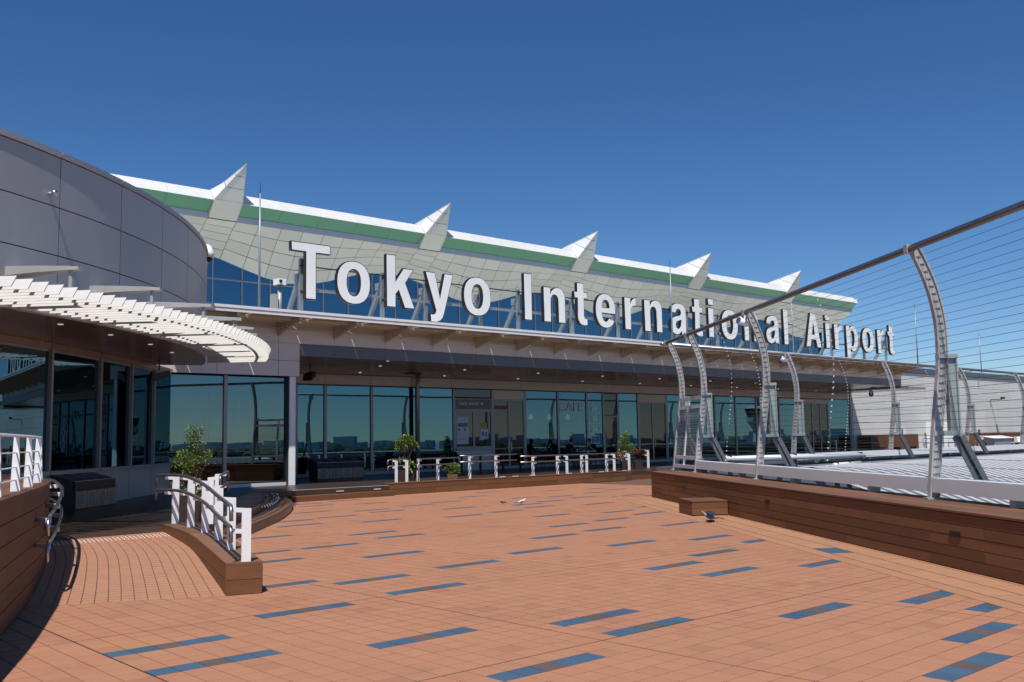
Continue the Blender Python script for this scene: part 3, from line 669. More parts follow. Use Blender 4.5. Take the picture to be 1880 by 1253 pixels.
# takeaway hatch
pane(7.79, 9.87, .0, 3.44, ZG1, 'glass_door'); fbox(7.79, 9.87, .02, -.06, 3.40, 3.44).build('transom', 'mullion_grey', tb)
sg = fbox(7.79, 9.87, .03, -.02, 2.97, 3.395).build('sign_panel', 'galvanised_dark', tb); sg['label'] = 'grey take away sign panel over the hatch'
me = text_mesh('TAKE AWAY', .21, .004, 'sign_text'); o = inst('lettering', me, tb, (8.55, -.037, 3.2)); o.rotation_euler = (pi/2, 0, 0)
b = MB(); b.tube([(9.3, -.036, 3.14), (9.3, -.036, 3.27)], .05, 8, rs=[.04, .06]); b.build('cup_emblem', 'sign_text', tb)
for s0, e in ((7.79, 8.84), (8.84, 9.87)):
    f = MB()
    f.box(s0, e, -.03, .05, 2.86, 2.965); f.box(s0, e, -.03, .05, 1.28, 1.34); f.box(s0, s0+.05, -.03, .05, 1.34, 2.86); f.box(e-.05, e, -.03, .05, 1.34, 2.86)
    fr = f.build('window_frame', 'mullion_grey', tb); fbox(s0+.05, e-.05, 0, -.012, 1.34, 2.86).build('window_pane', 'glass_door', fr)
fbox(7.79, 9.87, .12, -.05, 1.19, 1.275).build('counter', 'mullion_grey', tb); fbox(7.79, 9.87, .02, -.05, .302, 1.185).build('counter_front', 'counter_white', tb)
b = MB(); b.box(7.87, 8.53, -.012, -.006, 1.45, 2.62); po = b.build('poster', 'poster_white', tb); po['label'] = 'tall white menu poster with dark heading'
b = MB(); b.box(7.92, 8.48, -.016, -.013, 2.2, 2.36); b.box(7.92, 8.48, -.016, -.013, 1.66, 1.68); b.build('print', 'poster_blue', po)
b = MB(); b.tube([(8.0, -.016, 2.08), (8.0, -.013, 2.08)], .06, 8); b.tube([(8.33, -.016, 2.08), (8.33, -.013, 2.08)], .06, 8); b.build('print', 'pot_clay', po)
b = MB(); b.box(9.28, 9.6, -.012, -.006, 2.12, 2.36); b.build('poster', 'poster_yellow', tb)
b = MB(); b.box(9.22, 9.68, -.012, -.006, 1.68, 2.1); po = b.build('poster', 'poster_white', tb)
b = MB(); b.box(9.3, 9.42, -.016, -.013, 1.78, 2.0); b.box(9.48, 9.6, -.016, -.013, 1.76, 1.95); b.build('print', 'poster_blue', po)
# doors
def door_set(s0, s1, ztop, leaves, m='glass_door'):
    if ztop < ZG1-.1 and leaves > 1: fbox(s0+.06, s1-.06, .03, -.06, ztop+.002, ZG1).build('door_header', 'header_grey', tb)
    wd = (s1-s0-.12)/leaves
    for k in range(leaves):
        a, c = s0+.06+k*wd, s0+.06+(k+1)*wd; f = MB()
        f.box(a, a+.05, -.03, .03, .31, ztop); f.box(c-.05, c, -.03, .03, .31, ztop); f.box(a+.05, c-.05, -.03, .03, ztop-.07, ztop); f.box(a+.05, c-.05, -.03, .03, .31, .43)
        d = f.build('door', 'mullion_grey', tb); fbox(a+.05, c-.05, 0, -.01, .43, ztop-.07).build('door_pane', m, d)
        h = MB(); x = c-.09 if k == 0 else a+.09; h.tube([(x, -.07, 1.1), (x, -.07, 1.5)], .014, 8); h.build('handle', 'stainless', d)
door_set(9.93, 11.92, 3.44, 2); door_set(17.26, 18.35, 2.72, 1); door_set(19.91, 22.22, 3.44, 2); door_set(35.75, 38.69, 3.6, 3)
fbox(17.32, 18.29, 0, -.012, 2.76, ZG1-.02).build('window_pane', 'glass_door', tb)
b = MB(); b.box(10.08, 10.86, -.024, -.018, 2.98, 3.14); o = b.build('door_notice', 'red_sign', tb); o['label'] = 'red lettered strip on the dark door pane'
# cafe lettering on the glass, pendants behind it
me = text_mesh('CAFE', .58, .003, 'cafe_text'); o = inst('lettering', me, tb, (14.95, -.02, 3.12)); o.rotation_euler = (pi/2, 0, 0); o.scale = (1.25, 1, 1); o['label'] = 'faint CAFE letters on the window pane'
for k, s0 in enumerate((13.15, 14.4, 15.65)):
    b = MB(); b.tube([(s0, .9, 2.55), (s0, .9, 2.66), (s0, .9, 2.78), (s0, .9, 2.82)], .1, 12, rs=[.1, .11, .06, .015]); la = b.build('pendant_lamp', 'lamp_warm', tb, smooth=True)
    b = MB(); b.tube([(s0, .9, 2.82), (s0, .9, 4.28)], .006, 5); b.build('flex', 'mullion_dark', la)
for k in range(4):
    z = 2.9-.52*k; b = MB()
    b.box(16.35, 16.95, -.014, -.008, z, z+.035); b.box(16.35, 16.95, -.014, -.008, z+.365, z+.4); b.box(16.35, 16.385, -.014, -.008, z+.035, z+.365); b.box(16.915, 16.95, -.014, -.008, z+.035, z+.365); b.build('window_decal', 'sign_text', tb)
    b = MB(); b.box(16.45, 16.85, -.013, -.008, z+.1, z+.22); b.build('window_decal', 'glass_teal', tb)
# end wall
fbox(41.44, 41.6, .1, -6, .3, 4.27).build('end_wall', 'header_grey', tb)
b = MB(); b.box(38.165, 41.5, -5.2, 0, 4.285, 4.44); b.build('corner_soffit', 'soffit_brown', tb)
b = MB(); b.box(38.17, 42.0, -.06, .1, 4.44, 5.6); b.build('corner_fascia', 'header_grey', tb)

# ---------------------------------------------------------------- big letters on the canopy roof
CAP, XH = 1.87, 1.43
def ell(cx, cy, rx, ry, a0, a1, n=14, p=2.25):
    out = []
    for k in range(n+1):
        a = R(a0+(a1-a0)*k/n); c, s_ = cos(a), sin(a)
        out.append((cx+rx*math.copysign(abs(c)**(2/p), c), cy+ry*math.copysign(abs(s_)**(2/p), s_)))
    return out
def glyph(ch):
    if ch == 'T': return 1.47, [[(0, CAP), (0, CAP-.31), (.53, CAP-.31), (.53, 0), (.93, 0), (.93, CAP-.31), (1.47, CAP-.31), (1.47, CAP)]]
    if ch == 'I': return .41, [[(0, 0), (.41, 0), (.41, CAP), (0, CAP)]]
    if ch == 'l': return .40, [[(0, 0), (.40, 0), (.40, CAP), (0, CAP)]]
    if ch == 'i': return .40, [[(0, 0), (.40, 0), (.40, XH), (0, XH)], [(0, 1.56), (.40, 1.56), (.40, CAP), (0, CAP)]]
    if ch == 'o': return 1.34, [ell(.67, .715, .67, .745, 0, 350, 34), ell(.67, .715, .27, .45, 0, 350, 28)]
    if ch == 'k': return 1.23, [[(0, 0), (.40, 0), (.40, .47), (.52, .61), (.78, 0), (1.23, 0), (.82, .90), (1.19, XH), (.74, XH), (.40, .96), (.40, CAP), (0, CAP)]]
    if ch == 'y': return 1.29, [[(0, XH), (.43, XH), (.66, .52), (.88, XH), (1.29, XH), (.85, -.05), (.78, -.23), (.66, -.35), (.47, -.41), (.22, -.40), (.22, -.10), (.34, -.11), (.43, -.07), (.47, .03)]]
    if ch == 'n': return 1.22, [[(0, 0), (.40, 0), (.40, .84)]+ell(.61, .84, .21, .29, 180, 0, 10)+[(.82, 0), (1.22, 0), (1.22, .92)]+ell(.80, .94, .42, .52, 0, 100, 10)+[(.58, 1.40), (.46, 1.31), (.39, 1.18), (.39, XH), (0, XH)]]
    if ch == 't': return .77, [[(.18, 1.78), (.57, 1.78), (.57, 1.40), (.77, 1.40), (.77, 1.12), (.57, 1.12), (.57, .42), (.59, .33), (.66, .29), (.77, .29), (.77, 0), (.60, -.02), (.42, 0), (.28, .08), (.20, .22), (.18, .40), (.18, 1.12), (0, 1.12), (0, 1.40), (.18, 1.40)]]
    if ch == 'r': return .76, [[(0, 0), (.40, 0), (.40, .76), (.43, .92), (.52, 1.03), (.64, 1.07), (.76, 1.06), (.76, 1.45), (.63, 1.43), (.50, 1.34), (.40, 1.17), (.39, XH), (0, XH)]]
    if ch == 'e': return 1.25, [[(1.25, .60)]+ell(.625, .715, .625, .745, -2, 330, 34)[1:]+[(.84, .42)]+ell(.625, .715, .24, .45, -55, -165, 12)+[(.385, .60)], [(.39, .86)]+ell(.625, .84, .235, .33, 175, 5, 12)+[(.86, .86)]]
    if ch == 'a': return 1.19, [[(1.19, 0), (.82, 0), (.79, .14), (.66, .02), (.45, -.03), (.22, .02), (.06, .17), (0, .40), (.05, .61), (.19, .77), (.43, .85), (.67, .89), (.78, .95), (.78, 1.04), (.72, 1.13), (.60, 1.17), (.48, 1.13), (.42, 1.03), (.41, .98), (.04, .98), (.08, 1.19), (.22, 1.36), (.42, 1.44), (.62, 1.46), (.86, 1.43), (1.04, 1.33), (1.13, 1.17), (1.15, 1.0), (1.15, .30), (1.16, .12)],
                              [(.78, .67), (.60, .62), (.45, .57), (.39, .45), (.43, .32), (.55, .27), (.68, .31), (.76, .41), (.78, .52)]]
    if ch == 'A': return 1.55, [[(0, 0), (.55, CAP), (1.0, CAP), (1.55, 0), (1.12, 0), (1.01, .40), (.54, .40), (.43, 0)], [(.63, .70), (.92, .70), (.775, 1.30)]]
    if ch == 'p': return 1.28, [[(0, -.41), (.40, -.41), (.40, .14), (.52, .03), (.68, -.03)]+ell(.70, .715, .58, .745, -88, 88, 20)+[(.66, 1.45), (.50, 1.37), (.39, 1.22), (.39, XH), (0, XH)], ell(.65, .715, .25, .44, 0, 350, 26)]
def glyph_mesh(name, cont, ext, off, m):
    cu = bpy.data.curves.new(name, 'CURVE'); cu.dimensions = '2D'; cu.fill_mode = 'BOTH'; cu.extrude = ext; cu.offset = off
    for c in cont:
        sp = cu.splines.new('POLY'); sp.points.add(len(c)-1); sp.use_cyclic_u = True
        for p, q in zip(sp.points, c): p.co = (q[0], q[1], 0, 1)
    o = bpy.data.objects.new(name, cu); COL.objects.link(o); bpy.context.view_layer.update()
    me = bpy.data.meshes.new_from_object(o.evaluated_get(bpy.context.evaluated_depsgraph_get())); bpy.data.objects.remove(o)
    me.transform(Matrix.Rotation(pi/2, 4, 'X')); me.name = name; me.materials.clear(); me.materials.append(MATS[m]); return me
sign = thing('airport_sign', 'big white letters Tokyo International Airport on steel frame above the canopy', 'sign', FAC, FROT)
word = 'TokyoInternationalAirport'
sx = [-3.07, -1.35, .66, 2.37, 4.15, 7.24, 8.31, 10.08, 11.36, 13.22, 14.55, 16.36, 18.01, 19.26, 20.30, 22.18, 24.10, 25.75, 27.87, 29.93, 30.86, 32.15, 33.95, 35.76, 37.05]
gm = {}
for ch, s0 in zip(word, sx):
    if ch not in gm:
        wd, c = glyph(ch); gm[ch] = (glyph_mesh('letter', c, .07, .006, 'black_metal'), glyph_mesh('letter_face', c, .008, -.024, 'letter_face'))
    a = inst('letter', gm[ch][0], sign, (s0, -5.06, 6.31)); inst('letter_face', gm[ch][1], a, (0, -.078, 0))
for k, s0 in enumerate([-2.52, .71, 2.62, 5.25, 7.2, 10.26, 13.13, 15.31, 17.98, 20.39, 23.26, 25.5, 28.81, 31.05, 34.69, 37.35]):
    b = MB(); b.box(s0-.06, s0+.06, -4.86, -4.74, 5.58, 7.55 if k else 7.7); po = b.build('frame_post', 'sign_steel', sign)
    b = MB(); b.bar((s0-.02, -3.75, 5.58), (s0-.02, -4.72, 7.05), .11, .15); b.build('frame_strut', 'sign_steel', sign)
    b = MB(); b.box(s0-.10, s0+.10, -4.73, -4.5, 6.95, 7.2); b.build('strut_head', 'sign_steel', po)
b = MB(); b.box(-2.6, 27.0, -4.9, -4.86, 6.62, 6.70); b.build('frame_rail', 'sign_steel', sign)
b = MB(); b.box(-2.6, 27.0, -4.9, -4.87, 7.42, 7.46); b.build('frame_rail', 'mullion_dark', sign)
b = MB(); b.box(28.8, 37.9, -4.9, -4.86, 6.62, 6.70); b.build('frame_rail', 'sign_steel', sign)
b = MB(); b.box(28.8, 37.9, -4.9, -4.87, 7.42, 7.46); b.build('frame_rail', 'mullion_dark', sign)

# ---------------------------------------------------------------- main hall behind with winged roof
hall = thing('terminal_hall', 'large hall with blue glass wall and white winged roof with five pointed fins', 'building', FAC, FROT)
NE, NG, NW = -9.0, -9.6, -11.3
FR = [-9.95, 2.25, 14.5, 26.47, 38.43, 50.4]             # s of each fin's right edge
def ztop(s):
    per = 12.1; c = 12.2-per; t = ((s-c+per/2) % per)-per/2; a = abs(t)
    x = min(1, max(0, (a-.75)/(per/2-.75))); return 10.84-1.15*(x*x*(3-2*x))**.85
SE = 60.2
ss = -12.0; hm_ = [ss+1.54*k for k in range(46)]
for a, c in zip(hm_[:-1], hm_[1:]):
    if a > 57.5: break
    b = MB(); zt = 9.88
    b.hexa([(a+.03, -NW, 5.6), (c-.03, -NW, 5.6), (c-.03, -NW+.02, 5.6), (a+.03, -NW+.02, 5.6)], [(a+.03, -NW, min(9.6, ztop(a))), (c-.03, -NW, min(9.6, ztop(c))), (c-.03, -NW+.02, min(9.6, ztop(c))), (a+.03, -NW+.02, min(9.6, ztop(a)))])
    b.build('window_pane', 'glass_hall', hall)
    if max(ztop(a), ztop(c)) > 9.72:
        b = MB(); za, zc = max(9.661, ztop(a)+.05), max(9.661, ztop(c)+.05)
        b.hexa([(a+.03, -NW, 9.66), (c-.03, -NW, 9.66), (c-.03, -NW+.02, 9.66), (a+.03, -NW+.02, 9.66)], [(a+.03, -NW, za), (c-.03, -NW, zc), (c-.03, -NW+.02, zc), (a+.03, -NW+.02, za)]); b.build('window_pane', 'glass_hall', hall)
    b = MB(); b.box(a-.03, a+.03, -NW-.06, -NW+.06, 5.6, ztop(a)+.02); b.build('mullion', 'mullion_grey', hall)
for z in (9.60, 8.0, 6.6): fbox(-12, 57.9, NW+.05, NW-.05, z, z+.06).build('transom', 'mullion_grey', hall)
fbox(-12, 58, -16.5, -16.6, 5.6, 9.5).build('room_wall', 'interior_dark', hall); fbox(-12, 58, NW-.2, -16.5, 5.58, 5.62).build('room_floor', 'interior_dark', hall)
for k in range(12): # inner raking columns seen through the glass
    s0 = -9.6+6.08*k; b = MB(); b.tube([(s0, -NW+2.2, 5.7), (s0-1.6, -NW+1.4, 9.6)], .17, 8); b.build('inner_column', 'counter_white', hall)
fbox(57.9, 58.0, NW, -16, 5.6, 10.5).build('end_wall', 'glass_hall', hall)
ends = []
for k in range(len(FR)):
    l = FR[k]; r = (FR[k+1]-1.44) if k+1 < len(FR) else SE; ends.append((l, r))
ends.insert(0, (-13.5, FR[0]-1.44))
for l, r in ends:                                         # fascia, green band, blue grey band between the fins
    npan = max(1, round((r-l)/2.0)); wd = (r-l)/npan
    for q in range(npan):
        a, c = l+q*wd+.005, l+(q+1)*wd-.005; first, last = q == 0, q == npan-1
        gs, ge = a-(0 if not first else -.04), c-(0 if not last else .04)
        b = MB(); b.hexa([(a, -NE, 12.93), (c, -NE, 12.93), (c, -NE+.25, 12.93), (a, -NE+.25, 12.93)], [(a, -NE+.42, 13.46), (c, -NE+.42, 13.46), (c, -NE+.6, 13.40), (a, -NE+.6, 13.40)]); b.build('fascia_panel', 'roof_white', hall)
        b = MB(); b.face([(a, -NE+.03, 12.925), (c, -NE+.03, 12.925), (c, -NG, 12.44), (a, -NG, 12.44)]); b.build('green_panel', 'green_metal', hall)
        b = MB(); b.hexa([(a, -NG-.03, 12.17), (c, -NG-.03, 12.17), (c, -NG+.05, 12.17), (a, -NG+.05, 12.17)], [(a, -NG-.03, 12.435), (c, -NG-.03, 12.435), (c, -NG+.05, 12.435), (a, -NG+.05, 12.435)]); b.build('eave_panel', 'eave_blue', hall)
def sof(s, v):
    z0, z1 = 12.16, ztop(s)+.04; z = z0+(z1-z0)*v+.10*sin(pi*v); return (s, -(NG+(NW-NG)*v), z)
def soffit_span(s0, s1, nc, nr, proud=.03):
    for i in range(nc):
        for j in range(nr):
            a, c = s0+(s1-s0)*i/nc+.012, s0+(s1-s0)*(i+1)/nc-.012; u, v = j/nr+.006, (j+1)/nr-.006
            q = [sof(a, u), sof(c, u), sof(c, v), sof(a, v)]; b = MB(); b.hexa(q, [(x, y+.01, z+.02) for x, y, z in q]); b.build('soffit_panel', 'soffit_white', hall)
edges = [-13.5]+FR+[SE]
for k in range(len(edges)-1): soffit_span(edges[k], edges[k+1]-(1.44 if k < len(edges)-2 else 0), 9 if k else 3, 4); 
for f in FR: soffit_span(f-1.44, f, 1, 5)
b = MB(); n_ = 240
for k in range(n_):
    a, c = -13.5+(SE+13.5)*k/n_, -13.5+(SE+13.5)*(k+1)/n_
    for j in range(4):
        q = [sof(a, j/4), sof(c, j/4), sof(c, (j+1)/4), sof(a, (j+1)/4)]; b.face([(x, y+.02, z+.045) for x, y, z in q])
b.build('soffit_core', 'joint_dark', hall)
b = MB(); b.hexa([(-13.5, -NE+.61, 12.5), (SE, -NE+.61, 12.5), (SE, 40, 11.0), (-13.5, 40, 11.0)], [(-13.5, -NE+.61, 13.36), (SE, -NE+.61, 13.36), (SE, 40, 12.2), (-13.5, 40, 12.2)]); b.build('roof', 'roof_white', hall)
b = MB(); b.hexa([(SE-.02, -NE, 12.9), (SE, -NE, 12.9), (SE, -NW+3, 11.0), (SE-.02, -NW+3, 11.0)], [(SE-.02, -NE, 13.3), (SE, -NE, 13.3), (SE, -NW+3, 13.1), (SE-.02, -NW+3, 13.1)]); b.build('end_fascia', 'roof_white', hall)
for f in FR:                                              # pointed fins
    Rr = f-.02; L = f-1.42
    Ls, Rs = (L, -NG-.04, 12.19), (Rr, -NG-.04, 12.19); Lm, Rm = (L, -NE-.07, 12.95), (Rr, -NE-.07, 12.95); A = (f-.12, -NE-.62, 14.72)
    Lt, Rt = (L-.02, -NE+.42, 13.47), (Rr, -NE+.42, 13.47)
    B, B2 = (f-.28, -NE+2.5, 14.05), (Rr+.12, -NE+2.4, 13.4); BC = (f-.5, -NE+6, 13.0)
    def mix(p, q, t): return tuple(p[i]+(q[i]-p[i])*t for i in range(3))
    fin = tag(bpy.data.objects.new('roof_fin', None)); COL.objects.link(fin); fin.parent = hall
    b = MB(); b.face([Ls, Rs, Rm, Lm]); b.build('fin_panel', 'soffit_white', fin)
    e0 = (L+.22, Lm[1]-.06, Lm[2]-.1); prev = (Lm, Rm)
    for t0, t1 in ((0, .34), (.34, .66), (.66, .985)):
        g = .006
        p0, p1 = mix((L+.28, Lm[1], Lm[2]), A, t0+g), mix((L+.28, Lm[1], Lm[2]), A, t1-g); q0, q1 = mix(Rm, A, t0+g), mix(Rm, A, t1-g)
        b = MB(); b.face([p0, q0, q1, p1]); b.build('fin_panel', 'soffit_white', fin)
        l0, l1 = mix(Lm, A, t0+g), mix(Lm, A, t1-g)
        b = MB(); b.face([l0, p0, p1, l1]); b.build('fin_edge', 'roof_white', fin)
        bl0, bl1 = mix(B, A, t0+g), mix(B, A, t1-g); lt0, lt1 = (Lt if t0 == 0 else l0), l1
        b = MB(); b.face([lt0, l1, bl1, bl0])
        if t0 == 0: b.face([Lm, l1, Lt])
        b.build('fin_side', 'roof_white', fin)
        b0, b1_ = mix(B2, A, t0+g), mix(B2, A, t1-g)
        b = MB(); b.face([q0, b0, b1_, q1]); b.build('fin_side', 'soffit_white', fin)
    b = MB(); b.face([Lt, B, BC, (L-.3, -NE+3, 13.2)]); b.face([Lm, Lt, (L, -NG, 12.3), Ls]); b.face([Rm, Rs, (Rr, -NG, 12.3), B2]); b.face([A, B, B2]); b.face([B, BC, (Rr+.12, -NE+4, 13.2), B2]); b.build('fin_cheek', 'roof_white', fin)
    b = MB(); b.bar(mix(Lm, A, .01), mix(Lm, A, .99), .03, .03); b.bar(mix(B, A, .02), A, .05, .05); b.bar(Rs, Rm, .03, .03); b.bar(Rm, A, .03, .03); b.build('fin_trim', 'eave_blue', fin)

# ---------------------------------------------------------------- grey annex wall continuing to the right
ax = thing('annex_building', 'pale grey panelled annex wall with dark coping beyond the glazed terrace', 'building', FAC, FROT)
s = 41.65; hs_ = [.3, 1.45, 2.35, 3.25, 4.15, 5.05, 5.93]
while s < 92:
    e = s+5.35
    for z0, z1 in zip(hs_[:-1], hs_[1:]): fbox(s+.012, e-.012, .1, 0, z0+.008, z1-.008).build('wall_panel', 'annex_panel', ax)
    fbox(s+.004, e-.004, .2, -.3, 5.95, 6.32).build('coping', 'galvanised_dark', ax); s = e
fbox(41.62, 92, .085, -8, .3, 5.94).build('wall_core', 'joint_dark', ax); fbox(41.64, 92, -.31, -22, 5.945, 6.0).build('roof', 'terrace_roof', ax)  # unseen pale annex roof, added to bounce light up to the hall soffit
for s0, lab in ((41.9, 'brown timber box at the glazed corner, first along the grey annex wall'), (44.2, 'second brown timber box from the glazed corner'), (46.5, 'third brown timber box from the glazed corner, next to the white notice stand'), (58.6, 'brown timber box behind the white serving counter'), (60.9, 'brown timber box next but one past the serving counter'), (63.2, 'brown timber box below the wall camera'), (65.5, 'last brown timber box at the right end of the annex wall')):
    t = thing('timber_planter', lab, 'planter', W(s0, .7, .3), FROT, 'timber boxes along the annex wall')
    b = MB(); b.box(.03, 2.2, -.45, .45, .35, 1.2); b.build('box_body', 'wood_composite', t)
    for x in (.03, 1.88): MB().box(x, x+.32, -.45, .45, 0, .345).build('foot', 'wood_composite', t)
    b = MB(); b.box(.36, 1.87, -.3, .44, 0, .34); b.build('recess', 'joint_dark', t)
b = MB(); b.tube([(0, 0, 0), (0, 0, .55)], .03, 8); b2 = MB(); b2.box(-.04, .04, -.9, -.02, .55, .62); b3 = MB(); b3.box(-.16, .16, -1.1, -.85, .6, .78)
fixture('wall_camera', 'dark camera on a bent arm high on the grey annex wall', 'camera', W(64.1, .12, 3.6), [('arm', b, 'galvanised_dark', False), ('bracket', b2, 'galvanised_dark', False), ('camera_body', b3, 'mullion_dark', False)], rz=FROT)

# ---------------------------------------------------------------- poles, cameras and other fittings on the canopy roof
for s0, n0, h, lab in ((-4.38, 5.5, 4.2, 'slim steel lightning rod in front of the hall roof left of the letter T'), (16.0, 5.5, 4.05, 'slim steel lightning rod standing behind the letter a of International'), (33.0, 1.2, 4.6, 'slim steel lightning rod rising above the end of the hall roof'), (40.0, 5.5, 4.0, 'slim steel lightning rod standing alone right of the sign'), (61.5, .6, 3.2, 'thin steel rod on the annex roof seen through the fence')):
    t = thing('lightning_rod', lab, 'lightning rod', W(s0, n0, 5.6 if s0 < 50 else 6.3), FROT)
    b = MB(); b.tube([(0, 0, 0), (0, 0, h*.92)], .03, 10, rs=[.042, .022]); b.build('pole', 'sign_steel', t, smooth=True)
    b = MB(); b.tube([(0, 0, h*.92), (0, 0, h)], .012, 6, rs=[.016, .006]); b.build('tip', 'mullion_dark', t)
t = thing('camera_post', 'white boxed camera on a short post beside the letter T', 'camera', W(-3.62, 5.4, 5.6), FROT)
b = MB(); b.tube([(0, 0, 0), (0, 0, .85)], .065, 12); b.build('post', 'galvanised', t, smooth=True)
b = MB(); b.box(-.27, -.12, -.12, .12, .25, .72); b.build('control_box', 'galvanised', t)
b = MB(); b.tube([(0, 0, .86), (0, 0, 1.0)], .07, 10); b.box(-.1, .1, -.1, .1, .99, 1.03); b.build('mount', 'galvanised_dark', t)
b = MB(); b.box(-.14, .14, -.16, .16, 1.03, 1.22); b.build('camera_body', 'white_paint', t)
b = MB(); b.tube([(-.06, -.162, 1.13), (-.06, -.2, 1.13)], .05, 10); b.build('lens', 'black_metal', t)
t = thing('dome_camera', 'white dome camera at the upper corner of the curved grey wall', 'camera', (-8.02, 25.4, 6.55))
b = MB(); b.tube([(0, 0, .34), (0, 0, .26), (0, 0, .16), (0, 0, .02)], .1, 14, rs=[.05, .09, .14, .14]); b.build('housing', 'white_paint', t, smooth=True)
b = MB(); b.ball((0, 0, 0), .1, 12, 8); b.build('dome', 'black_metal', t, smooth=True)
b = MB(); b.tube([(0, 0, .34), (-.1, .02, .36), (-.5, .1, .3)], .035, 8); b.build('arm', 'white_paint', t)
b = MB(); b.tube([(-.06, .0, .2), (-.12, .02, -.3), (-.12, .02, -1.2)], .018, 6); b.build('cable', 'mullion_dark', t)
def spot(name, lab, loc, rz, sc=1.0):
    t = thing(name, lab, 'speaker', loc, rz); b = MB(); b.tube([(0, 0, .45*sc), (0, 0, .18*sc)], .02*sc, 8); b.build('hanger', 'black_metal', t)
    b = MB(); b.hexa([(-.16*sc, -.3*sc, -.16*sc), (.16*sc, -.3*sc, -.16*sc), (.11*sc, .26*sc, .02*sc), (-.11*sc, .26*sc, .02*sc)], [(-.16*sc, -.26*sc, .06*sc), (.16*sc, -.26*sc, .06*sc), (.11*sc, .26*sc, .2*sc), (-.11*sc, .26*sc, .2*sc)]); b.build('cabinet', 'black_metal', t)
spot('hanging_speaker', 'black speaker hanging from the terrace soffit beside the white corner post', W(-1.1, 3.0, 3.93), FROT-.9)
spot('hanging_speaker', 'black speaker hanging under the curved pavilion soffit', (-9.35, 25.6, 3.42), -.8, .95)

# ---------------------------------------------------------------- long boarded bench wall on the right
bench = thing('bench_wall', 'long dark brown boarded bench wall below the tall wire fence', 'wall', (0, 0, 0))
BL_, BH, BDp = 26.5, .70, 1.12
def blbox(b, a0, a1, o0, o1, z0, z1): b.hexa([bl(a0, o1, z0), bl(a0, o0, z0), bl(a1, o0, z0), bl(a1, o1, z0)], [bl(a0, o1, z1), bl(a0, o0, z1), bl(a1, o0, z1), bl(a1, o1, z1)]); return b
random.seed(5)
lights = (3.2, 8.75, 15.0, 21.0)
for c in range(5):
    a = 0; z0 = .012+c*.131
    while a < BL_-.01:
        L = 2.4 if a or c % 2 == 0 else 1.2; e = min(a+L, BL_)
        blbox(MB(), a+.003, e-.003, random.uniform(0, .004), .028, z0, z0+.124).build('board', 'wood_composite', bench); a = e
for c in range(5):
    z0 = .012+c*.131; blbox(MB(), -.024, -.001, .004, BDp, z0, z0+.124).build('end_board', 'wood_composite', bench)
for o0, o1 in ((-.012, .26), (.268, .54), (.548, .82), (.828, 1.12)):
    a = -.03
    while a < BL_:
        e = min(a+3.0, BL_); blbox(MB(), a+.002, e-.004, o0, o1, .672, .70).build('cap_board', 'wood_cap', bench); a = e
blbox(MB(), .002, BL_, .03, BDp-.01, 0, .668).build('core', 'joint_dark', bench)
for a in lights:
    f = blbox(MB(), a-.12, a+.12, -.005, .01, .385, .45).build('step_light', 'joint_dark', bench)
    for k in range(3): blbox(MB(), a-.11, a+.11, -.008, -.0055, .393+k*.02, .401+k*.02).build('grille_bar', 'mullion_dark', f)
st = thing('step_block', 'small brown boarded step block standing against the bench wall', 'step block', tuple(bl(6.0, -.38, 0)))
def bls(b, a0, a1, o0, o1, z0, z1):
    p = bl(6.0, -.38, 0); return blbox(b, a0, a1, o0, o1, z0, z1)
def shifted(b, off):
    b.v = [(x-off[0], y-off[1], z-off[2]) for x, y, z in b.v]; return b
off = bl(6.0, -.38, 0)
shifted(blbox(MB(), 5.52, 6.48, -.75, -.02, .015, .285), off).build('core', 'joint_dark', st)
for z0 in (.02, .155):
    shifted(blbox(MB(), 6.48, 6.5, -.77, -.015, z0, z0+.13), off).build('board', 'wood_composite', st)
    shifted(blbox(MB(), 5.5, 5.52, -.77, -.015, z0, z0+.13), off).build('board', 'wood_composite', st)
    shifted(blbox(MB(), 5.522, 6.478, -.772, -.75, z0, z0+.13), off).build('board', 'wood_composite', st)
for o0, o1 in ((-.78, -.535), (-.53, -.275), (-.27, -.015)): shifted(blbox(MB(), 5.49, 6.51, o0, o1, .287, .31), off).build('cap_board', 'wood_cap', st)

# ---------------------------------------------------------------- tall curved wire fences
PROF = smooth_line([(0.0, .70), (.05, 1.15), (.115, 1.7), (.21, 2.35), (.255, 2.8), (.245, 3.25), (.16, 3.7), (.02, 4.08), (-.09, 4.30)], 4)
def prof_at(z):
    for a, b in zip(PROF[:-1], PROF[1:]):
        if a[1] <= z <= b[1]: return a[0]+(b[0]-a[0])*(z-a[1])/(b[1]-a[1])
    return PROF[-1][0] if z > 4 else 0
def sweep(b, r0, r1, x0, x1, zlo=.0, sg=1, zhi=9):
    pts = [p for p in PROF if p[1] >= zlo and p[1] <= zhi]; loops = []
    for i, (y, z) in enumerate(pts):
        a, c = pts[max(i-1, 0)], pts[min(i+1, len(pts)-1)]; ty, tz = c[0]-a[0], c[1]-a[1]; l = hypot(ty, tz); ny, nz = tz/l, -ty/l
        loops.append([(x0, sg*(y+ny*r0), z+nz*r0), (x1, sg*(y+ny*r0), z+nz*r0), (x1, sg*(y+ny*r1), z+nz*r1), (x0, sg*(y+ny*r1), z+nz*r1)])
    return b.loft(loops)
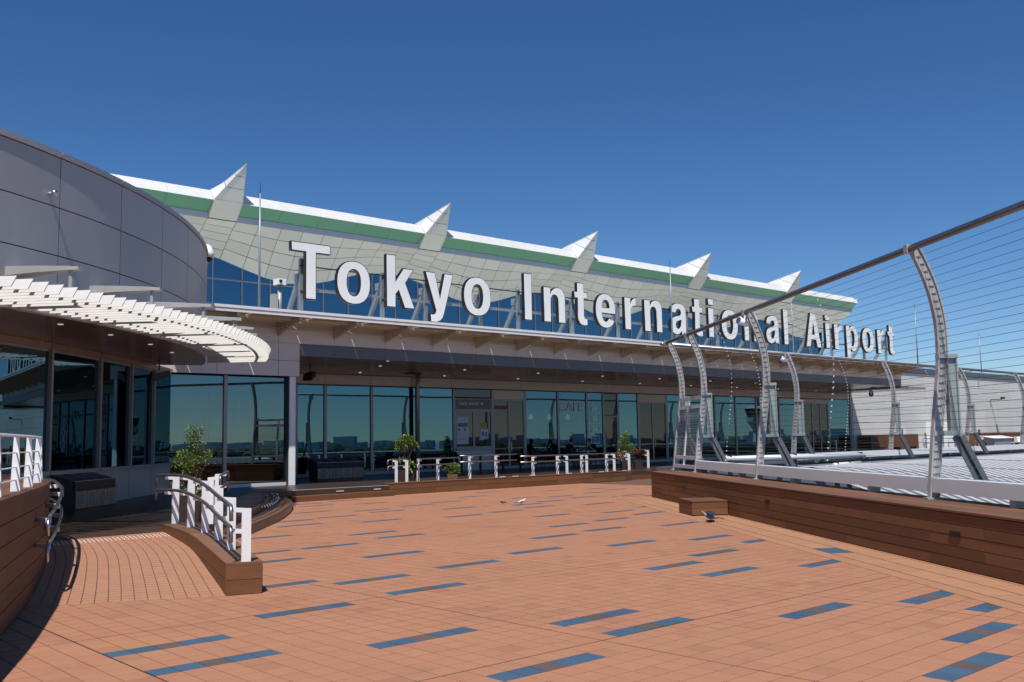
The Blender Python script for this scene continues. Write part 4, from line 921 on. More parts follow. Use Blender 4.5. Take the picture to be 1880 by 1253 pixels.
def fence(label, loc, rz, posts, x0, x1, sg, spacers, mesh_bays=(), zwire=.108, zb=.7):
    t = thing('wire_fence', label, 'fence', loc, rz, None)
    fl = sweep(MB(), -.012, .012, -.04, .04, 0, sg).mesh('flange', 'galvanised', False)
    web = MB(); sweep(web, .012, .125, -.006, .006, 0, sg); web = web.mesh('web', 'galvanised', False)
    fo = MB(); sweep(fo, .125, .142, -.04, .04, 2.6, sg); sweep(fo, .125, .142, -.03, .03, 0, sg, 2.62); fo = fo.mesh('outer_flange', 'galvanised', False)
    cl = MB()
    z = 1.06
    while z < 4.2:
        y = prof_at(z); cl.box(-.022, .022, min(sg*(y+.03), sg*(y+.11)), max(sg*(y+.03), sg*(y+.11)), z-.006, z+.003); z += zwire
    cl = cl.mesh('wire_clips', 'galvanised', False)
    up_ = MB()
    for y0, y1, xx in ((.36, .378, .05), (.50, .518, .05), (.378, .50, .007)): up_.box(-xx, xx, min(sg*y0, sg*y1), max(sg*y0, sg*y1), 1.66, 2.74)
    for y0, y1, z0, z1 in ((.24, .53, 2.70, 2.76), (.10, .53, 1.59, 1.66)): up_.box(-.052, .052, min(sg*y0, sg*y1), max(sg*y0, sg*y1), z0, z1)
    up_ = up_.mesh('brace_upper', 'brace_grey')
    lo = MB(); lo.bar((.0, sg*.44, 1.58), (.0, sg*.86, zb+.03), .10, .012, (1, 0, 0)); lo.bar((.0, sg*.50, 1.58), (.0, sg*.92, zb+.03), .016, .018, (0, 1, 0)); lo.bar((0, sg*.49, 1.58), (0, sg*.91, zb+.03), .012, .10, (1, 0, 0)); lo.bar((.0, sg*.54, 1.58), (.0, sg*.96, zb+.03), .10, .012, (1, 0, 0)); lo = lo.mesh('brace_lower', 'galvanised_dark')
    hd = MB(); hd.box(-.05, .05, -.06, .06, 4.24, 4.36); hd.v = [(x, y+sg*-.09, z) for x, y, z in hd.v]; hd = hd.mesh('rail_clamp', 'galvanised')
    ft = MB(); ft.box(-.07, .07, min(sg*-.06, sg*.2), max(sg*-.06, sg*.2), zb, zb+.02); ft = ft.mesh('foot_plate', 'galvanised')
    for px in posts:
        po = inst('post', web, t, (px, 0, 0)); inst('flange', fl, po); inst('outer_flange', fo, po); inst('rail_clamp', hd, po); inst('foot_plate', ft, po)
        c_ = inst('wire_clips', cl, po); c_['kind'] = 'stuff'
        inst('brace', up_, t, (px, 0, 0)); inst('brace', lo, t, (px, 0, 0))
    b = MB(); b.tube([(x0-.1, sg*-.09, 4.30), (x1, sg*-.09, 4.30)], .052, 12); b.build('top_rail', 'rail_tube', t, smooth=True)
    b = MB(); z = 1.06
    while z < 4.2:
        y = sg*(prof_at(z)+.07); b.tube([(x0, y, z), (x1, y, z)], .003, 4, cap=False); z += zwire
    tag(b.build('wires', 'wire_steel', t), kind='stuff')
    pp = sorted(posts)
    for a, c in zip(pp[:-1], pp[1:]):
        if c-a < 3.5: continue
        b = MB(); b.box(a+.055, c-.055, min(sg*.02, sg*.30), max(sg*.02, sg*.30), .795, .985); b.build('base_beam', 'edge_white', t)
        b = MB()
        for q in (.055, .125, .195, .265): b.box(a+.055, c-.055, min(sg*(q-.032), sg*(q+.032)), max(sg*(q-.032), sg*(q+.032)), .987, .999)
        b.build('beam_cover', 'edge_white', t)
        for q in (.27, .73): b = MB(); x = a+(c-a)*q; b.box(x-.05, x+.05, min(sg*.03, sg*.2), max(sg*.03, sg*.2), .70, .793); b.build('beam_foot', 'galvanised', t)
    for x in spacers:
        b = MB(); z = 1.06
        while z < 4.2:
            b.ball((x, sg*(prof_at(z)+.07), z), .017, 6, 4); z += zwire
        tag(b.build('wire_spacers', 'alu_white', t), kind='stuff')
    for a, c in mesh_bays:
        fr = MB(); y0, y1 = min(0, sg*.05), max(0, sg*.05)
        for z in (.78, 1.02, 2.38, 2.62): fr.box(a+.05, c-.05, y0+sg*prof_at(z), y1+sg*prof_at(z), z, z+.09)
        m = a+(c-a)*.45; loops = [[(m-.04, sg*prof_at(z), z), (m+.04, sg*prof_at(z), z), (m+.04, sg*(prof_at(z)+.05), z), (m-.04, sg*(prof_at(z)+.05), z)] for z in (.78, 1.3, 1.9, 2.62)]; fr.loft(loops)
        fr.build('gate_frame', 'alu_white', t)
        ms = MB(); z = 1.1
        while z < 2.4: ms.tube([(a+.05, sg*(prof_at(z)+.03), z), (c-.05, sg*(prof_at(z)+.03), z)], .006, 4, cap=False); z += .07
        x = a+.12
        while x < c-.08: ms.tube([(x, sg*(prof_at(z)+.03), z) for z in (1.08, 1.5, 1.95, 2.4)], .006, 4, cap=False); x += .09
        tag(ms.build('gate_mesh', 'galvanised_dark', t), kind='stuff')
    return t
FCO = (4.45, 27.9)
rzn = atan2(-.9948, .1023)
nf = fence('tall curved galvanised wire fence on the bench wall, nearest to the viewer', (FCO[0], FCO[1], 0), rzn, [.35, 2.45, 7.0, 14.05, 21.0, 28.0, 35.0, 42.0], .3, 46, 1, (4.7, 10.4, 17.5), mesh_bays=((.35, 2.45),))
ff = fence('curved galvanised wire fence beyond the metal roofs, parallel to the terminal', (FCO[0], FCO[1], 0), FROT, [6.3, 12.95, 19.55, 25.5, 32.1, 38.7, 45.3, 52], 0, 56, -1, (4.2, 9.6, 16.2), zb=.7)
def flood(label, loc, rz, tilt, m='white_paint'):
    t = thing('floodlight', label, 'floodlight', loc, rz, 'floodlights on the fence posts'); t.rotation_euler = (tilt, 0, rz)
    b = MB(); b.tube([(0, -.13, 0), (0, .1, 0), (0, .16, 0)], .075, 14, rs=[.085, .07, .045]); b.build('housing', m, t, smooth=True)
    b = MB(); b.tube([(0, -.132, 0), (0, -.128, 0)], .074, 14); b.build('lens', 'stainless', t)
    b = MB(); b.box(-.09, -.075, -.02, .02, -.02, .2); b.box(.075, .09, -.02, .02, -.02, .2); b.box(-.09, .09, -.02, .02, .19, .205); b.build('yoke', 'galvanised', t)
flood('white floodlight clamped near the top of the third near fence post', (5.02, 20.9, 4.08), R(-62), R(-18))
flood('white floodlight near the top of the first post of the far fence', (9.0, 32.15, 4.12), R(-62), R(-25))
t = thing('dome_camera', 'black dome camera on the second post of the far fence', 'camera', (13.6, 36.85, 3.05))
b = MB(); b.tube([(0, 0, .2), (0, 0, .05)], .09, 12, rs=[.05, .1]); b.build('housing', 'black_metal', t); b = MB(); b.ball((0, 0, .04), .09, 12, 8); b.build('dome', 'mullion_dark', t, smooth=True)
b = MB(); b.tube([(0, 0, .2), (0, 0, .3), (.2, 0, .32)], .025, 8); b.build('bracket', 'black_metal', t)

# ---------------------------------------------------------------- lower roofs between the two fences, far terrace lane
b = MB()
low = [(FCO[0]+.3, FCO[1]-1), tuple(bl(26.5, 1.13, 0)[:2]), (40, 0), (80, 60), tuple(W(60, 14.95)[:2]), tuple(W(3.6, 14.95)[:2])]
b.loft([[(x, y, -.3) for x, y in low], [(x, y, .02) for x, y in low]]); b.face([(p[0], p[1], .022) for p in low]) ; tag(b.build('lower_roof', 'roof_bluegrey'), kind='structure')
ku = thing('fence_upstand', 'long dark upstand wall carrying the far fence', 'wall', FAC, FROT)
s = 3.6
while s < 62: fbox(s+.005, s+2.99, 15.3, 14.6, .02, .70).build('upstand_panel', 'roof_dark', ku); fbox(s+.003, s+2.995, 15.36, 14.55, .702, .76).build('coping', 'galvanised_dark', ku); s += 3
b = MB(); b.box(4.9, 60, -18.3, -15.4, .03, .63); tag(b.build('flat_roof', 'roof_bluegrey'), kind='structure'); bpy.data.objects['flat_roof'].matrix_world = Matrix.Translation(FAC) @ Matrix.Rotation(FROT, 4, 'Z')
vr = thing('vaulted_roof', 'low vaulted metal roof with standing ribs behind the fence', 'roof', FAC, FROT)
def vault(n): return .95-(.17*abs(n-22.0)**1.45 if n > 22 else .1*(n-22.0)**2)
NS = [20.4+.27*k for k in range(19)]
def clear(s, n): q = W(s, n); return to_bl(q.x, q.y)[1] > 1.75
b = MB(); ss_ = [-3.0+.34*k for k in range(150)]
for a, c in zip(ss_[:-1], ss_[1:]):
    for n0, n1 in zip(NS[:-1], NS[1:]):
        if all(clear(x, y) for x, y in ((a, n0), (c, n0), (a, n1), (c, n1))): b.face([(a, -n0, vault(n0)), (c, -n0, vault(n0)), (c, -n1, vault(n1)), (a, -n1, vault(n1))])
b.build('roof_sheet', 'roof_metal', vr)
for x in ss_:
    b = MB(); loops = []
    for n in NS:
        if not clear(x, n): continue
        z = vault(n); loops.append([(x-.05, -n, z), (x-.032, -n, z+.022), (x+.032, -n, z+.022), (x+.05, -n, z)])
    if len(loops) > 2: b.loft(loops); b.build('rib', 'rib_glint_grey', vr)
for (p0, p1), lab in ((((5.5, 26.0, 1.02), (9.9, 27.6, 1.02)), 'upper white pipe lying on black supports over the low roof'), (((8.0, 24.4, .84), (9.2, 25.9, .84)), 'lower white pipe lying on black supports over the low roof')):
    t = thing('roof_pipe', lab, 'pipe', p0); q = tuple(a-b_ for a, b_ in zip(p1, p0)); b = MB(); b.tube([(0, 0, 0), q], .075, 12); b.build('pipe', 'alu_white', t, smooth=True)
    for k in (.06, .5, .97):
        c = tuple(x*k for x in q); b = MB(); b.box(c[0]-.05, c[0]+.05, c[1]-.05, c[1]+.05, -p0[2]+.02, .09); b.build('support', 'black_metal', t)
b = MB(); lane = [tuple(W(9.8, 7.95)[:2]), tuple(W(95, 7.95)[:2]), tuple(W(95, 14.6)[:2]), tuple(W(9.8, 14.6)[:2])]
b = MB(); b.face([(x, y, .004) for x, y in [tuple(W(16.2, 8.0)[:2]), tuple(W(95, 8.0)[:2]), tuple(W(95, 14.6)[:2]), tuple(W(16.2, 14.6)[:2])]]); tag(b.build('terrace_lane', 'strip_tile'), kind='structure')
b = MB(); b.face([(x, y, .30) for x, y in [tuple(W(41.5, -.1)[:2]), tuple(W(95, -.1)[:2]), tuple(W(95, 8.0)[:2]), tuple(W(41.5, 8.0)[:2])]]); tag(b.build('upper_terrace', 'wood_deck'), kind='structure')

# ---------------------------------------------------------------- railings
def railing(name, label, posts, inward, hts, ends=(0, 0), group='white handrails on the terrace', rr=.024, pw=.1, drop=True):
    """posts: (x, y, zbase, ztop); flat white posts with two arms carrying tubes on the inward side"""
    x0, y0, z0, _ = posts[0]; t = thing(name, label, 'railing', (x0, y0, z0), 0, group); lines = [[] for _ in hts]
    m = len(posts)
    for i, (x, y, zb, zt) in enumerate(posts):
        a, c = posts[max(i-1, 0)], posts[min(i+1, m-1)]; tv = Vector((c[0]-a[0], c[1]-a[1], 0)).normalized(); nv = Vector((-tv.y, tv.x, 0))*inward
        p = Vector((x-x0, y-y0, zb-z0)); h = zt-zb; b = MB()
        w0, w1 = nv*pw*.5, tv*.02
        lo = [p-w0-w1, p+w0-w1, p+w0+w1, p-w0+w1]; b.hexa(lo, [q+Vector((0, 0, h)) for q in lo])
        for hh in hts:
            q = p+Vector((0, 0, h-hh)); lo = [q-w0-w1*.99+Vector((0, 0, -.05)), q+nv*.17-w1*.99+Vector((0, 0, -.03)), q+nv*.17+w1*.99+Vector((0, 0, -.03)), q-w0+w1*.99+Vector((0, 0, -.05))]
            b.hexa(lo, [v+Vector((0, 0, .048)) for v in lo])
        b.build('post', 'white_paint', t)
        for k, hh in enumerate(hts): lines[k].append(tuple(p+nv*.17+Vector((0, 0, h-hh+.035))))
    for k, L in enumerate(lines):
        L = smooth_line(L, 5) if len(L) > 2 else L
        a, c = Vector(L[0]), Vector(L[1]); d = (a-c).normalized(); e, f = Vector(L[-1]), Vector(L[-2]); g = (e-f).normalized()
        head = [a+d*(ends[0]+.06)+Vector((0, 0, -.16)), a+d*(ends[0]+.05)+Vector((0, 0, -.04)), a+d*ends[0]] if drop else [a+d*ends[0]]
        tail = [e+g*ends[1], e+g*(ends[1]+.05)+Vector((0, 0, -.04)), e+g*(ends[1]+.06)+Vector((0, 0, -.16))] if drop else [e+g*ends[1]]
        b = MB(); b.tube(head+[Vector(q) for q in L]+tail, rr, 8); b.build('rail', 'rail_tube', t, smooth=True)
    return t
railing('ramp_railing', 'white railing with stepped arms and two curved tubes on the low ramp kerb', [(-2.97, 10.86, .352, .93), (-3.45, 11.95, .365, .99), (-3.92, 13.0, .378, 1.06), (-4.4, 13.95, .395, 1.12), (-4.87, 14.75, .41, 1.15), (-5.3, 15.32, .42, 1.14)], 1, (.0, .23), (.0, .35))
railing('steps_railing', 'short white railing beside the potted shrub at the head of the curved steps', [(-5.15, 16.6, .3, 1.08), (-5.55, 18.3, .3, 1.08)], -1, (.0, .22), (.2, .25))
wr = thing('wall_handrail', 'steel double handrail on white brackets along the tall curved ramp wall', 'handrail', (-5.3, 10.8, 0))
HL = [(x, y) for x, y in offset_line(LW, -.15) if 10.7 < y < 15.3]
for hh in (.58, .86):
    pts = [(x+5.3, y-10.8, hh+.3*min(1, max(0, (y-10.3)/4.2))) for x, y in HL]; a = pts[0]
    pts = [(a[0]+.06, a[1]-.16, a[2]-.2), (a[0]+.05, a[1]-.13, a[2]-.06), (a[0]+.03, a[1]-.07, a[2]-.01)]+pts
    b = MB(); b.tube(pts, .022, 8); b.build('rail', 'stainless', wr, smooth=True)
    WL = [(x, y) for x, y in LW if 10.7 < y < 15.3]
    for k in range(0, len(HL), 4):
        x, y = HL[k]; j = min(k, len(WL)-1); u, v = WL[j]; z = hh-.05+.3*min(1, max(0, (y-10.3)/4.2)); b = MB()
        b.bar((x+5.3, y-10.8, z), (u+5.3, v-10.8, z), .04, .05); b.build('bracket', 'white_paint', wr)
wl = thing('wall_railing', 'white tapered post railing with thin cables on top of the tall curved wall', 'railing', (-4.7, 9.0, 1.19))
WP = offset_line(LW, .13); top = []
pick = [min(WP, key=lambda p: abs(p[1]-yy)) for yy in (5.4, 6.7, 7.9, 9.0, 10.25, 11.3, 12.4, 13.4, 14.3)]
for x, y in pick:
    p = Vector((x+4.7, y-9.0, 0)); b = MB(); i = WP.index((x, y)); tv = (Vector((*WP[i+1], 0))-Vector((*WP[i-1], 0))).normalized(); nv = Vector((-tv.y, tv.x, 0))
    b.hexa([p-nv*.045-tv*.012, p+nv*.05-tv*.012, p+nv*.05+tv*.012, p-nv*.045+tv*.012], [q+Vector((0, 0, .56)) for q in (p-nv*.02-tv*.012, p+nv*.03-tv*.012, p+nv*.03+tv*.012, p-nv*.02+tv*.012)])
    b.build('post', 'white_paint', wl); top.append(p)
tl = smooth_line([tuple(p) for p in top], 4)
for z, r in ((.575, .018), (.40, .008), (.25, .008), (.12, .008)):
    b = MB(); b.tube([(x, y, z) for x, y, _ in tl], r, 6); b.build('cable' if z < .5 else 'top_rail', 'white_paint', wl)
def prow(S_, n, z, h): return [(*W(s, n)[:2], z, z+h) for s in S_]
railing('terrace_railing', 'long white railing along the front of the seat wall before the cafe windows', prow((4.75, 5.95, 7.2, 8.55), 8.1, .364, .64), -1, (.0, .2), (.75, .9), drop=False)
railing('terrace_railing', 'white railing with two posts before the take away hatch', prow((1.9, 3.05), 8.08, .364, .72), -1, (.0, .2), (.55, .8), drop=False)
railing('terrace_railing', 'white railing on the inner side of the terrace ramp, behind the long front one', prow((8.0, 9.1, 10.7, 11.6), 6.55, .30, .66), 1, (.0, .2), (.3, .6), drop=False)
railing('terrace_railing', 'white railing end with curled tubes left of the round potted shrub', prow((-.95, -.55), 7.95, .364, .66), 1, (.0, .2), (.15, .1))
railing('terrace_railing', 'white railing end with curled tubes right of the round potted shrub', prow((.15, .95), 7.6, .30, .72), -1, (.0, .2), (.1, .7))
railing('terrace_railing', 'short white railing at the far end of the terrace ramp by the red leaved plant', prow((12.9, 14.3), 5.3, .30, .74), 1, (.0, .2), (.3, .3), drop=False)

# ---------------------------------------------------------------- waste sorting bins
def bins(label, loc, rz):
    t = thing('waste_station', label, 'bin', loc, rz, 'waste sorting stations on the terrace')
    b = MB(); b.loft([[(x, 0, 0), (x, .56, 0), (x, .56, .74), (x, .06, .60), (x, .06, .40), (x, 0, .40)] for x in (0, 1.98)]); b.build('cabinet', 'bin_brown', t)
    b = MB(); b.box(.03, 1.95, .02, .055, .405, .592); b.build('mouth', 'bin_black', t); b = MB(); b.box(0, 1.98, -.005, .04, .594, .612); b.build('trim', 'mullion_grey', t)
    for k in range(4):
        x = .03+k*.485; b = MB(); b.box(x, x+.465, -.012, -.001, .03, .39); d = b.build('flap', 'bin_panel', t)
        b = MB(); b.loft([[(x+.23+.15*cos(2*pi*q/8), y, .21+.15*sin(2*pi*q/8)) for q in range(8)] for y in (-.0165, -.0125)]); b.build('emblem', 'bin_icon', d)
        b = MB(); b.hexa([(x+.04, .13, .628), (x+.40, .13, .628), (x+.40, .50, .728), (x+.04, .50, .728)], [(x+.04, .13, .634), (x+.40, .13, .634), (x+.40, .50, .734), (x+.04, .50, .734)]); b.build('lid', 'galvanised_dark', t)
bins('dark waste sorting station with four flaps against the curved pavilion wall', (-9.22, 20.55, .3), R(88))
bins('dark waste sorting station with four flaps in front of the terrace glazing', W(-.42, 2.35, .3), FROT)

# ---------------------------------------------------------------- planted pots
def leaf(b, p, d, L, wd, droop=.25):
    d = d.normalized(); sidev = d.cross(Vector((0, 0, 1)));
    if sidev.length < .1: sidev = Vector((1, 0, 0))
    sidev.normalize(); sidev = (sidev+Vector((random.uniform(-.5, .5), random.uniform(-.5, .5), random.uniform(-.5, .5)))).normalized()
    m_ = p+d*L*.5; e = p+d*L-Vector((0, 0, droop*L))
    b.face([p, m_+sidev*wd*.5, e, m_-sidev*wd*.5])
def rnd(): return Vector((random.gauss(0, 1), random.gauss(0, 1), random.gauss(0, 1))).normalized()
def shrub(label, loc, pot, clumps, nl, L, wd, stems, leafm=('leaf_green', 'leaf_dark'), spikes=None, extra=None, group=None):
    t = thing('potted_plant', label, 'plant', loc, 0, group)
    pw, ph, pm = pot
    b = MB(); b.loft([[(-pw*.42, -pw*.42, 0), (pw*.42, -pw*.42, 0), (pw*.42, pw*.42, 0), (-pw*.42, pw*.42, 0)], [(-pw*.5, -pw*.5, ph), (pw*.5, -pw*.5, ph), (pw*.5, pw*.5, ph), (-pw*.5, pw*.5, ph)], [(-pw*.44, -pw*.44, ph), (pw*.44, -pw*.44, ph), (pw*.44, pw*.44, ph), (-pw*.44, pw*.44, ph)], [(-pw*.43, -pw*.43, ph-.05), (pw*.43, -pw*.43, ph-.05), (pw*.43, pw*.43, ph-.05), (-pw*.43, pw*.43, ph-.05)]]); b.build('pot', pm, t)
    b = MB(); b.box(-pw*.44, pw*.44, -pw*.44, pw*.44, ph-.06, ph-.04); b.build('soil', 'soil', t)
    st_ = MB()
    for sx_, sy_, ex, ey, ez in stems:
        pts = [(sx_, sy_, ph-.05), (sx_*.6+ex*.3, sy_*.6+ey*.3, ph+(ez-ph)*.4), (ex*.8, ey*.8, ph+(ez-ph)*.75), (ex, ey, ez)]; st_.tube(pts, .012, 5, rs=[.016, .013, .010, .006])
    st_.build('stems', 'stem_brown', t)
    for mi, lm in enumerate(leafm):
        b = MB()
        for (cx, cy, cz, rx, rz_) in clumps:
            for _ in range(int(nl*rx*rx*rz_*620)+16):
                v = rnd()*random.random()**.4; p = Vector((cx+v.x*rx, cy+v.y*rx, cz+v.z*rz_)); d = (v*.8+Vector((0, 0, .55))+rnd()*.5); leaf(b, p, d, L*random.uniform(.6, 1.25), wd*random.uniform(.7, 1.2))
        tag(b.build('foliage', lm, t, fix=False), kind='stuff')
    if spikes:
        b = MB(); cx, cy, cz, ns, sl, mm = spikes
        for k in range(ns):
            a = 2*pi*k/ns+random.uniform(-.2, .2); el = random.uniform(.15, 1.2); d = Vector((cos(a)*cos(el), sin(a)*cos(el), sin(el))); p = Vector((cx, cy, cz)); l = sl*random.uniform(.7, 1.1)
            q = d.cross(Vector((0, 0, 1))).normalized()*.018; m_ = p+d*l*.5; e = p+d*l-Vector((0, 0, .16*l))
            b.face([p-q, p+q, m_+q*.9, m_-q*.9]); b.face([m_-q*.9, m_+q*.9, e])
        tag(b.build('spiky_leaves', mm, t, fix=False), kind='stuff')
    for (fx, fy, fz, fr, fm) in (extra or ()):
        b = MB()
        for _ in range(36): v = rnd(); leaf(b, Vector((fx, fy, fz))+v*fr*.4, v+Vector((0, 0, .4)), fr*.8, fr*.45)
        tag(b.build('flowers', fm, t, fix=False), kind='stuff')
    return t
random.seed(11)
shrub('tall loose leafy shrub in a dark square pot behind the ramp railing', (-5.72, 17.3, .3), (.5, .50, 'pot_brown'), [(.0, 0, 1.0, .17, .22), (.12, .05, 1.22, .13, .16), (-.15, 0, 1.1, .13, .14), (.03, 0, 1.42, .13, .16), (.22, .03, 1.08, .1, .12), (.13, 0, 1.58, .07, .1), (-.03, .02, 1.6, .06, .09), (-.28, 0, 1.0, .08, .1), (.33, 0, 1.18, .06, .08), (0, 0, .75, .16, .18)], 60, .062, .026, [(-.05, 0, -.22, 0, 1.1), (.02, .02, .03, 0, 1.6), (.05, 0, .2, .03, 1.2), (0, 0, .12, .02, 1.55), (-.03, .02, -.05, .02, 1.5), (.06, .02, .32, 0, 1.15)],
      spikes=(0, 0, .62, 46, .55, 'leaf_red'), extra=((-.2, -.1, .55, .12, 'leaf_lime'), (.24, -.1, .55, .13, 'leaf_lime'), (.18, -.12, .68, .08, 'poster_white'), (.05, -.2, .52, .1, 'leaf_green')))
shrub('rounded leafy shrub on bare reddish stems in a dark pot behind the curled railing ends', W(.0, 7.2, .3), (.55, .40, 'pot_brown'), [(0, 0, 1.28, .27, .20), (.2, .05, 1.18, .18, .14), (-.2, 0, 1.2, .18, .14), (0, 0, 1.42, .16, .1)], 42, .085, .036, [(random.uniform(-.08, .08), random.uniform(-.08, .08), random.uniform(-.3, .3), random.uniform(-.25, .25), 1.3) for _ in range(12)], spikes=(-.2, -.1, .6, 24, .4, 'leaf_dark'), extra=((.15, -.25, .55, .2, 'leaf_green'),))
shrub('small low bush in a clay pot on the seat wall', W(1.45, 7.75, .364), (.34, .16, 'pot_clay'), [(0, 0, .36, .22, .17), (.12, 0, .3, .14, .13), (-.13, 0, .3, .14, .13)], 55, .07, .032, [(0, 0, .1, 0, .4), (0, 0, -.1, .05, .42)])
shrub('upright bright leafy bush with orange flower beside the narrow cafe door', W(12.1, 6.0, .3), (.5, .38, 'pot_brown'), [(-.1, 0, 1.15, .2, .24), (-.05, 0, .85, .2, .2), (.02, 0, 1.4, .12, .14), (.18, 0, .9, .14, .16), (-.24, 0, .75, .12, .14)], 42, .09, .036, [(0, 0, -.1, 0, 1.3), (.04, 0, .1, 0, 1.1)], extra=((-.36, -.25, .62, .12, 'flower_orange'), (-.3, -.2, .48, .14, 'leaf_lime')))
shrub('dark red spiky plant in a low pot next to the orange flowered bush', W(12.65, 6.15, .3), (.4, .3, 'pot_brown'), [(0, 0, .4, .12, .08)], 20, .06, .03, [(0, 0, 0, 0, .5)], spikes=(0, 0, .42, 60, .85, 'leaf_red'))

# ---------------------------------------------------------------- tables, chairs and people
def table(label, loc, rz, w_=.75, d_=.75, h=.72, m='counter_white', group='cafe tables under the terrace roof'):
    t = thing('cafe_table', label, 'table', loc, rz, group)
    b = MB(); b.box(-w_/2, w_/2, -d_/2, d_/2, h-.03, h); b.build('table_top', m, t); b = MB(); b.tube([(0, 0, .02), (0, 0, h-.03)], .03, 8); b.build('leg', 'black_metal', t); b = MB(); b.tube([(0, 0, 0), (0, 0, .02)], .24, 14); b.build('foot', 'black_metal', t); return t
def chair(label, loc, rz, m='cloth_black', group='dark cafe chairs', cat='chair'):
    t = thing('cafe_chair', label, cat, loc, rz, group)
    b = MB(); b.box(-.21, .21, -.21, .21, .42, .455); b.build('seat', m, t); b = MB(); b.hexa([(-.2, .19, .46), (.2, .19, .46), (.2, .215, .46), (-.2, .215, .46)], [(-.2, .27, .86), (.2, .27, .86), (.2, .295, .86), (-.2, .295, .86)]); b.build('backrest', m, t)
    for x in (-.18, .18):
        for y in (-.18, .18): b = MB(); b.tube([(x, y, .42), (x*1.15, y*1.15, 0)], .013, 6); b.build('leg', 'black_metal' if m == 'cloth_black' else m, t)
    return t
def person(label, loc, rz, lean, shirt, arm='chin', seat=True):
    """seated figure facing local -y; one skinned body, hair and clothes as children"""
    J = {'pel': (0, .05, .50), 'spine': (0, .05-.10*lean, .72), 'chest': (0, .05-.26*lean, .93), 'neck': (0, .03-.40*lean, 1.06), 'head': (0, -.02-.50*lean, 1.17), 'top': (0, -.03-.53*lean, 1.27)}
    cx, cy, cz = J['chest']; V = []; E_ = []; Rr = []
    def add(p, r, par=None): V.append(p); Rr.append(r); i = len(V)-1; E_.append((par, i)) if par is not None else None; return i
    a = add(J['pel'], .14); s1_ = add(J['spine'], .125, a); c1 = add(J['chest'], .145, s1_); n1 = add(J['neck'], .055, c1); h1 = add(J['head'], .085, n1); add(J['top'], .078, h1)
    for sg in (-1, 1):
        hp = add((sg*.10, .02, .49), .088, a); kn = add((sg*.13, -.42, .50), .062, hp); an = add((sg*.13, -.44, .09), .040, kn); add((sg*.13, -.58, .04), .036, an)
        sh = add((sg*.19, cy, cz+.04), .058, c1)
        el = add((sg*.25, cy-.14, cz-.24), .042, sh); wr_ = (sg*.10, cy-.36, .80+.06*sg) if arm == 'table' else (sg*.07, J['head'][1]-.12, J['head'][2]-.16) if sg > 0 else (sg*.14, cy-.38, .76)
        wi = add(wr_, .028, el)
    me = bpy.data.meshes.new('body'); me.from_pydata(V, [e for e in E_], []); o = bpy.data.objects.new('body', me); COL.objects.link(o)
    o.modifiers.new('s', 'SKIN'); sk = me.skin_vertices[0].data
    for i, r in enumerate(Rr): sk[i].radius = (r, r*(.8 if i == 2 else 1))
    sk[0].use_root = True; ss_ = o.modifiers.new('u', 'SUBSURF'); ss_.levels = 1; ss_.render_levels = 1
    bpy.context.view_layer.update(); body = bpy.data.meshes.new_from_object(o.evaluated_get(bpy.context.evaluated_depsgraph_get())); bpy.data.objects.remove(o)
    t = thing('person', label, 'person', loc, rz)
    bm_ = bmesh.new(); bm_.from_mesh(body)
    hx, hy, hz = J['head']
    for sg in (-1, 1): # hands with fingers and thumb
        w0 = [v for v in V if abs(v[0]-sg*(.10 if arm == 'table' else (.07 if sg > 0 else .14))) < .011 and v[2] > .7 and v[1] < cy-.1]
        w0 = Vector(w0[-1]) if w0 else Vector((sg*.1, cy-.36, .8))
        hb = MB(); hb.ball(tuple(w0+Vector((0, -.045, .01))), .04, 8, 6, (.8, 1.1, .45))
        for f_ in range(4): hb.tube([w0+Vector((-.027+.018*f_, -.075, .01)), w0+Vector((-.027+.018*f_, -.115-.008*(f_ in (1, 2)), .005)), w0+Vector((-.026+.017*f_, -.14-.008*(f_ in (1, 2)), -.018))], .0085, 5)
        hb.tube([w0+Vector((-sg*.03, -.03, .008)), w0+Vector((-sg*.055, -.06, .012)), w0+Vector((-sg*.055, -.085, .004))], .01, 5)
        m2_ = hb.mesh('hand', 'person_skin', True); bm_.from_mesh(m2_)
    fb = MB(); fb.hexa([(hx-.014, hy-.085, hz-.02), (hx+.014, hy-.085, hz-.02), (hx+.008, hy-.07, hz-.03), (hx-.008, hy-.07, hz-.03)], [(hx-.006, hy-.088, hz+.03), (hx+.006, hy-.088, hz+.03), (hx+.005, hy-.07, hz+.04), (hx-.005, hy-.07, hz+.04)])
    for sg in (-1, 1): fb.ball((hx+sg*.085, hy, hz), .025, 6, 4, (.4, .7, 1.1))
    bm_.from_mesh(fb.mesh('face', 'person_skin', True)); bm_.to_mesh(body); bm_.free()
    body.materials.clear()
    for m in ('person_skin', shirt, 'cloth_grey', 'hair_black'): body.materials.append(MATS[m])
    for p in body.polygons:
        c = p.center
        if c.z > J['neck'][2]-.01: p.material_index = 0
        elif c.z < .56 and c.y < .25: p.material_index = 3 if c.z < .08 else 2
        elif abs(c.x) > .2 and c.z > cz-.08: p.material_index = 1
        elif c.y < cy-.13 and c.z > .62: p.material_index = 0
        else: p.material_index = 1
    body.shade_smooth(); ob = bpy.data.objects.new('body', body); COL.objects.link(ob); ob.parent = t
    b = MB(); b.ball((hx, hy+.022, hz+.045), .105, 14, 8, (.96, 1.02, .92)); b.v = [(x, max(y, hy-.045) if z < hz+.065 else y, max(z, hz-.05)) for x, y, z in b.v]; b.build('hair', 'hair_black', t, smooth=True)
    b = MB()
    for sg in (-1, 1): b.ball((hx+sg*.032, hy-.082, hz+.018), .009, 6, 4)
    b.build('eyes', 'black_metal', t); b = MB(); b.box(hx-.024, hx+.024, hy-.086, hy-.078, hz-.046, hz-.039); b.build('mouth', 'leaf_red', t)
    return t
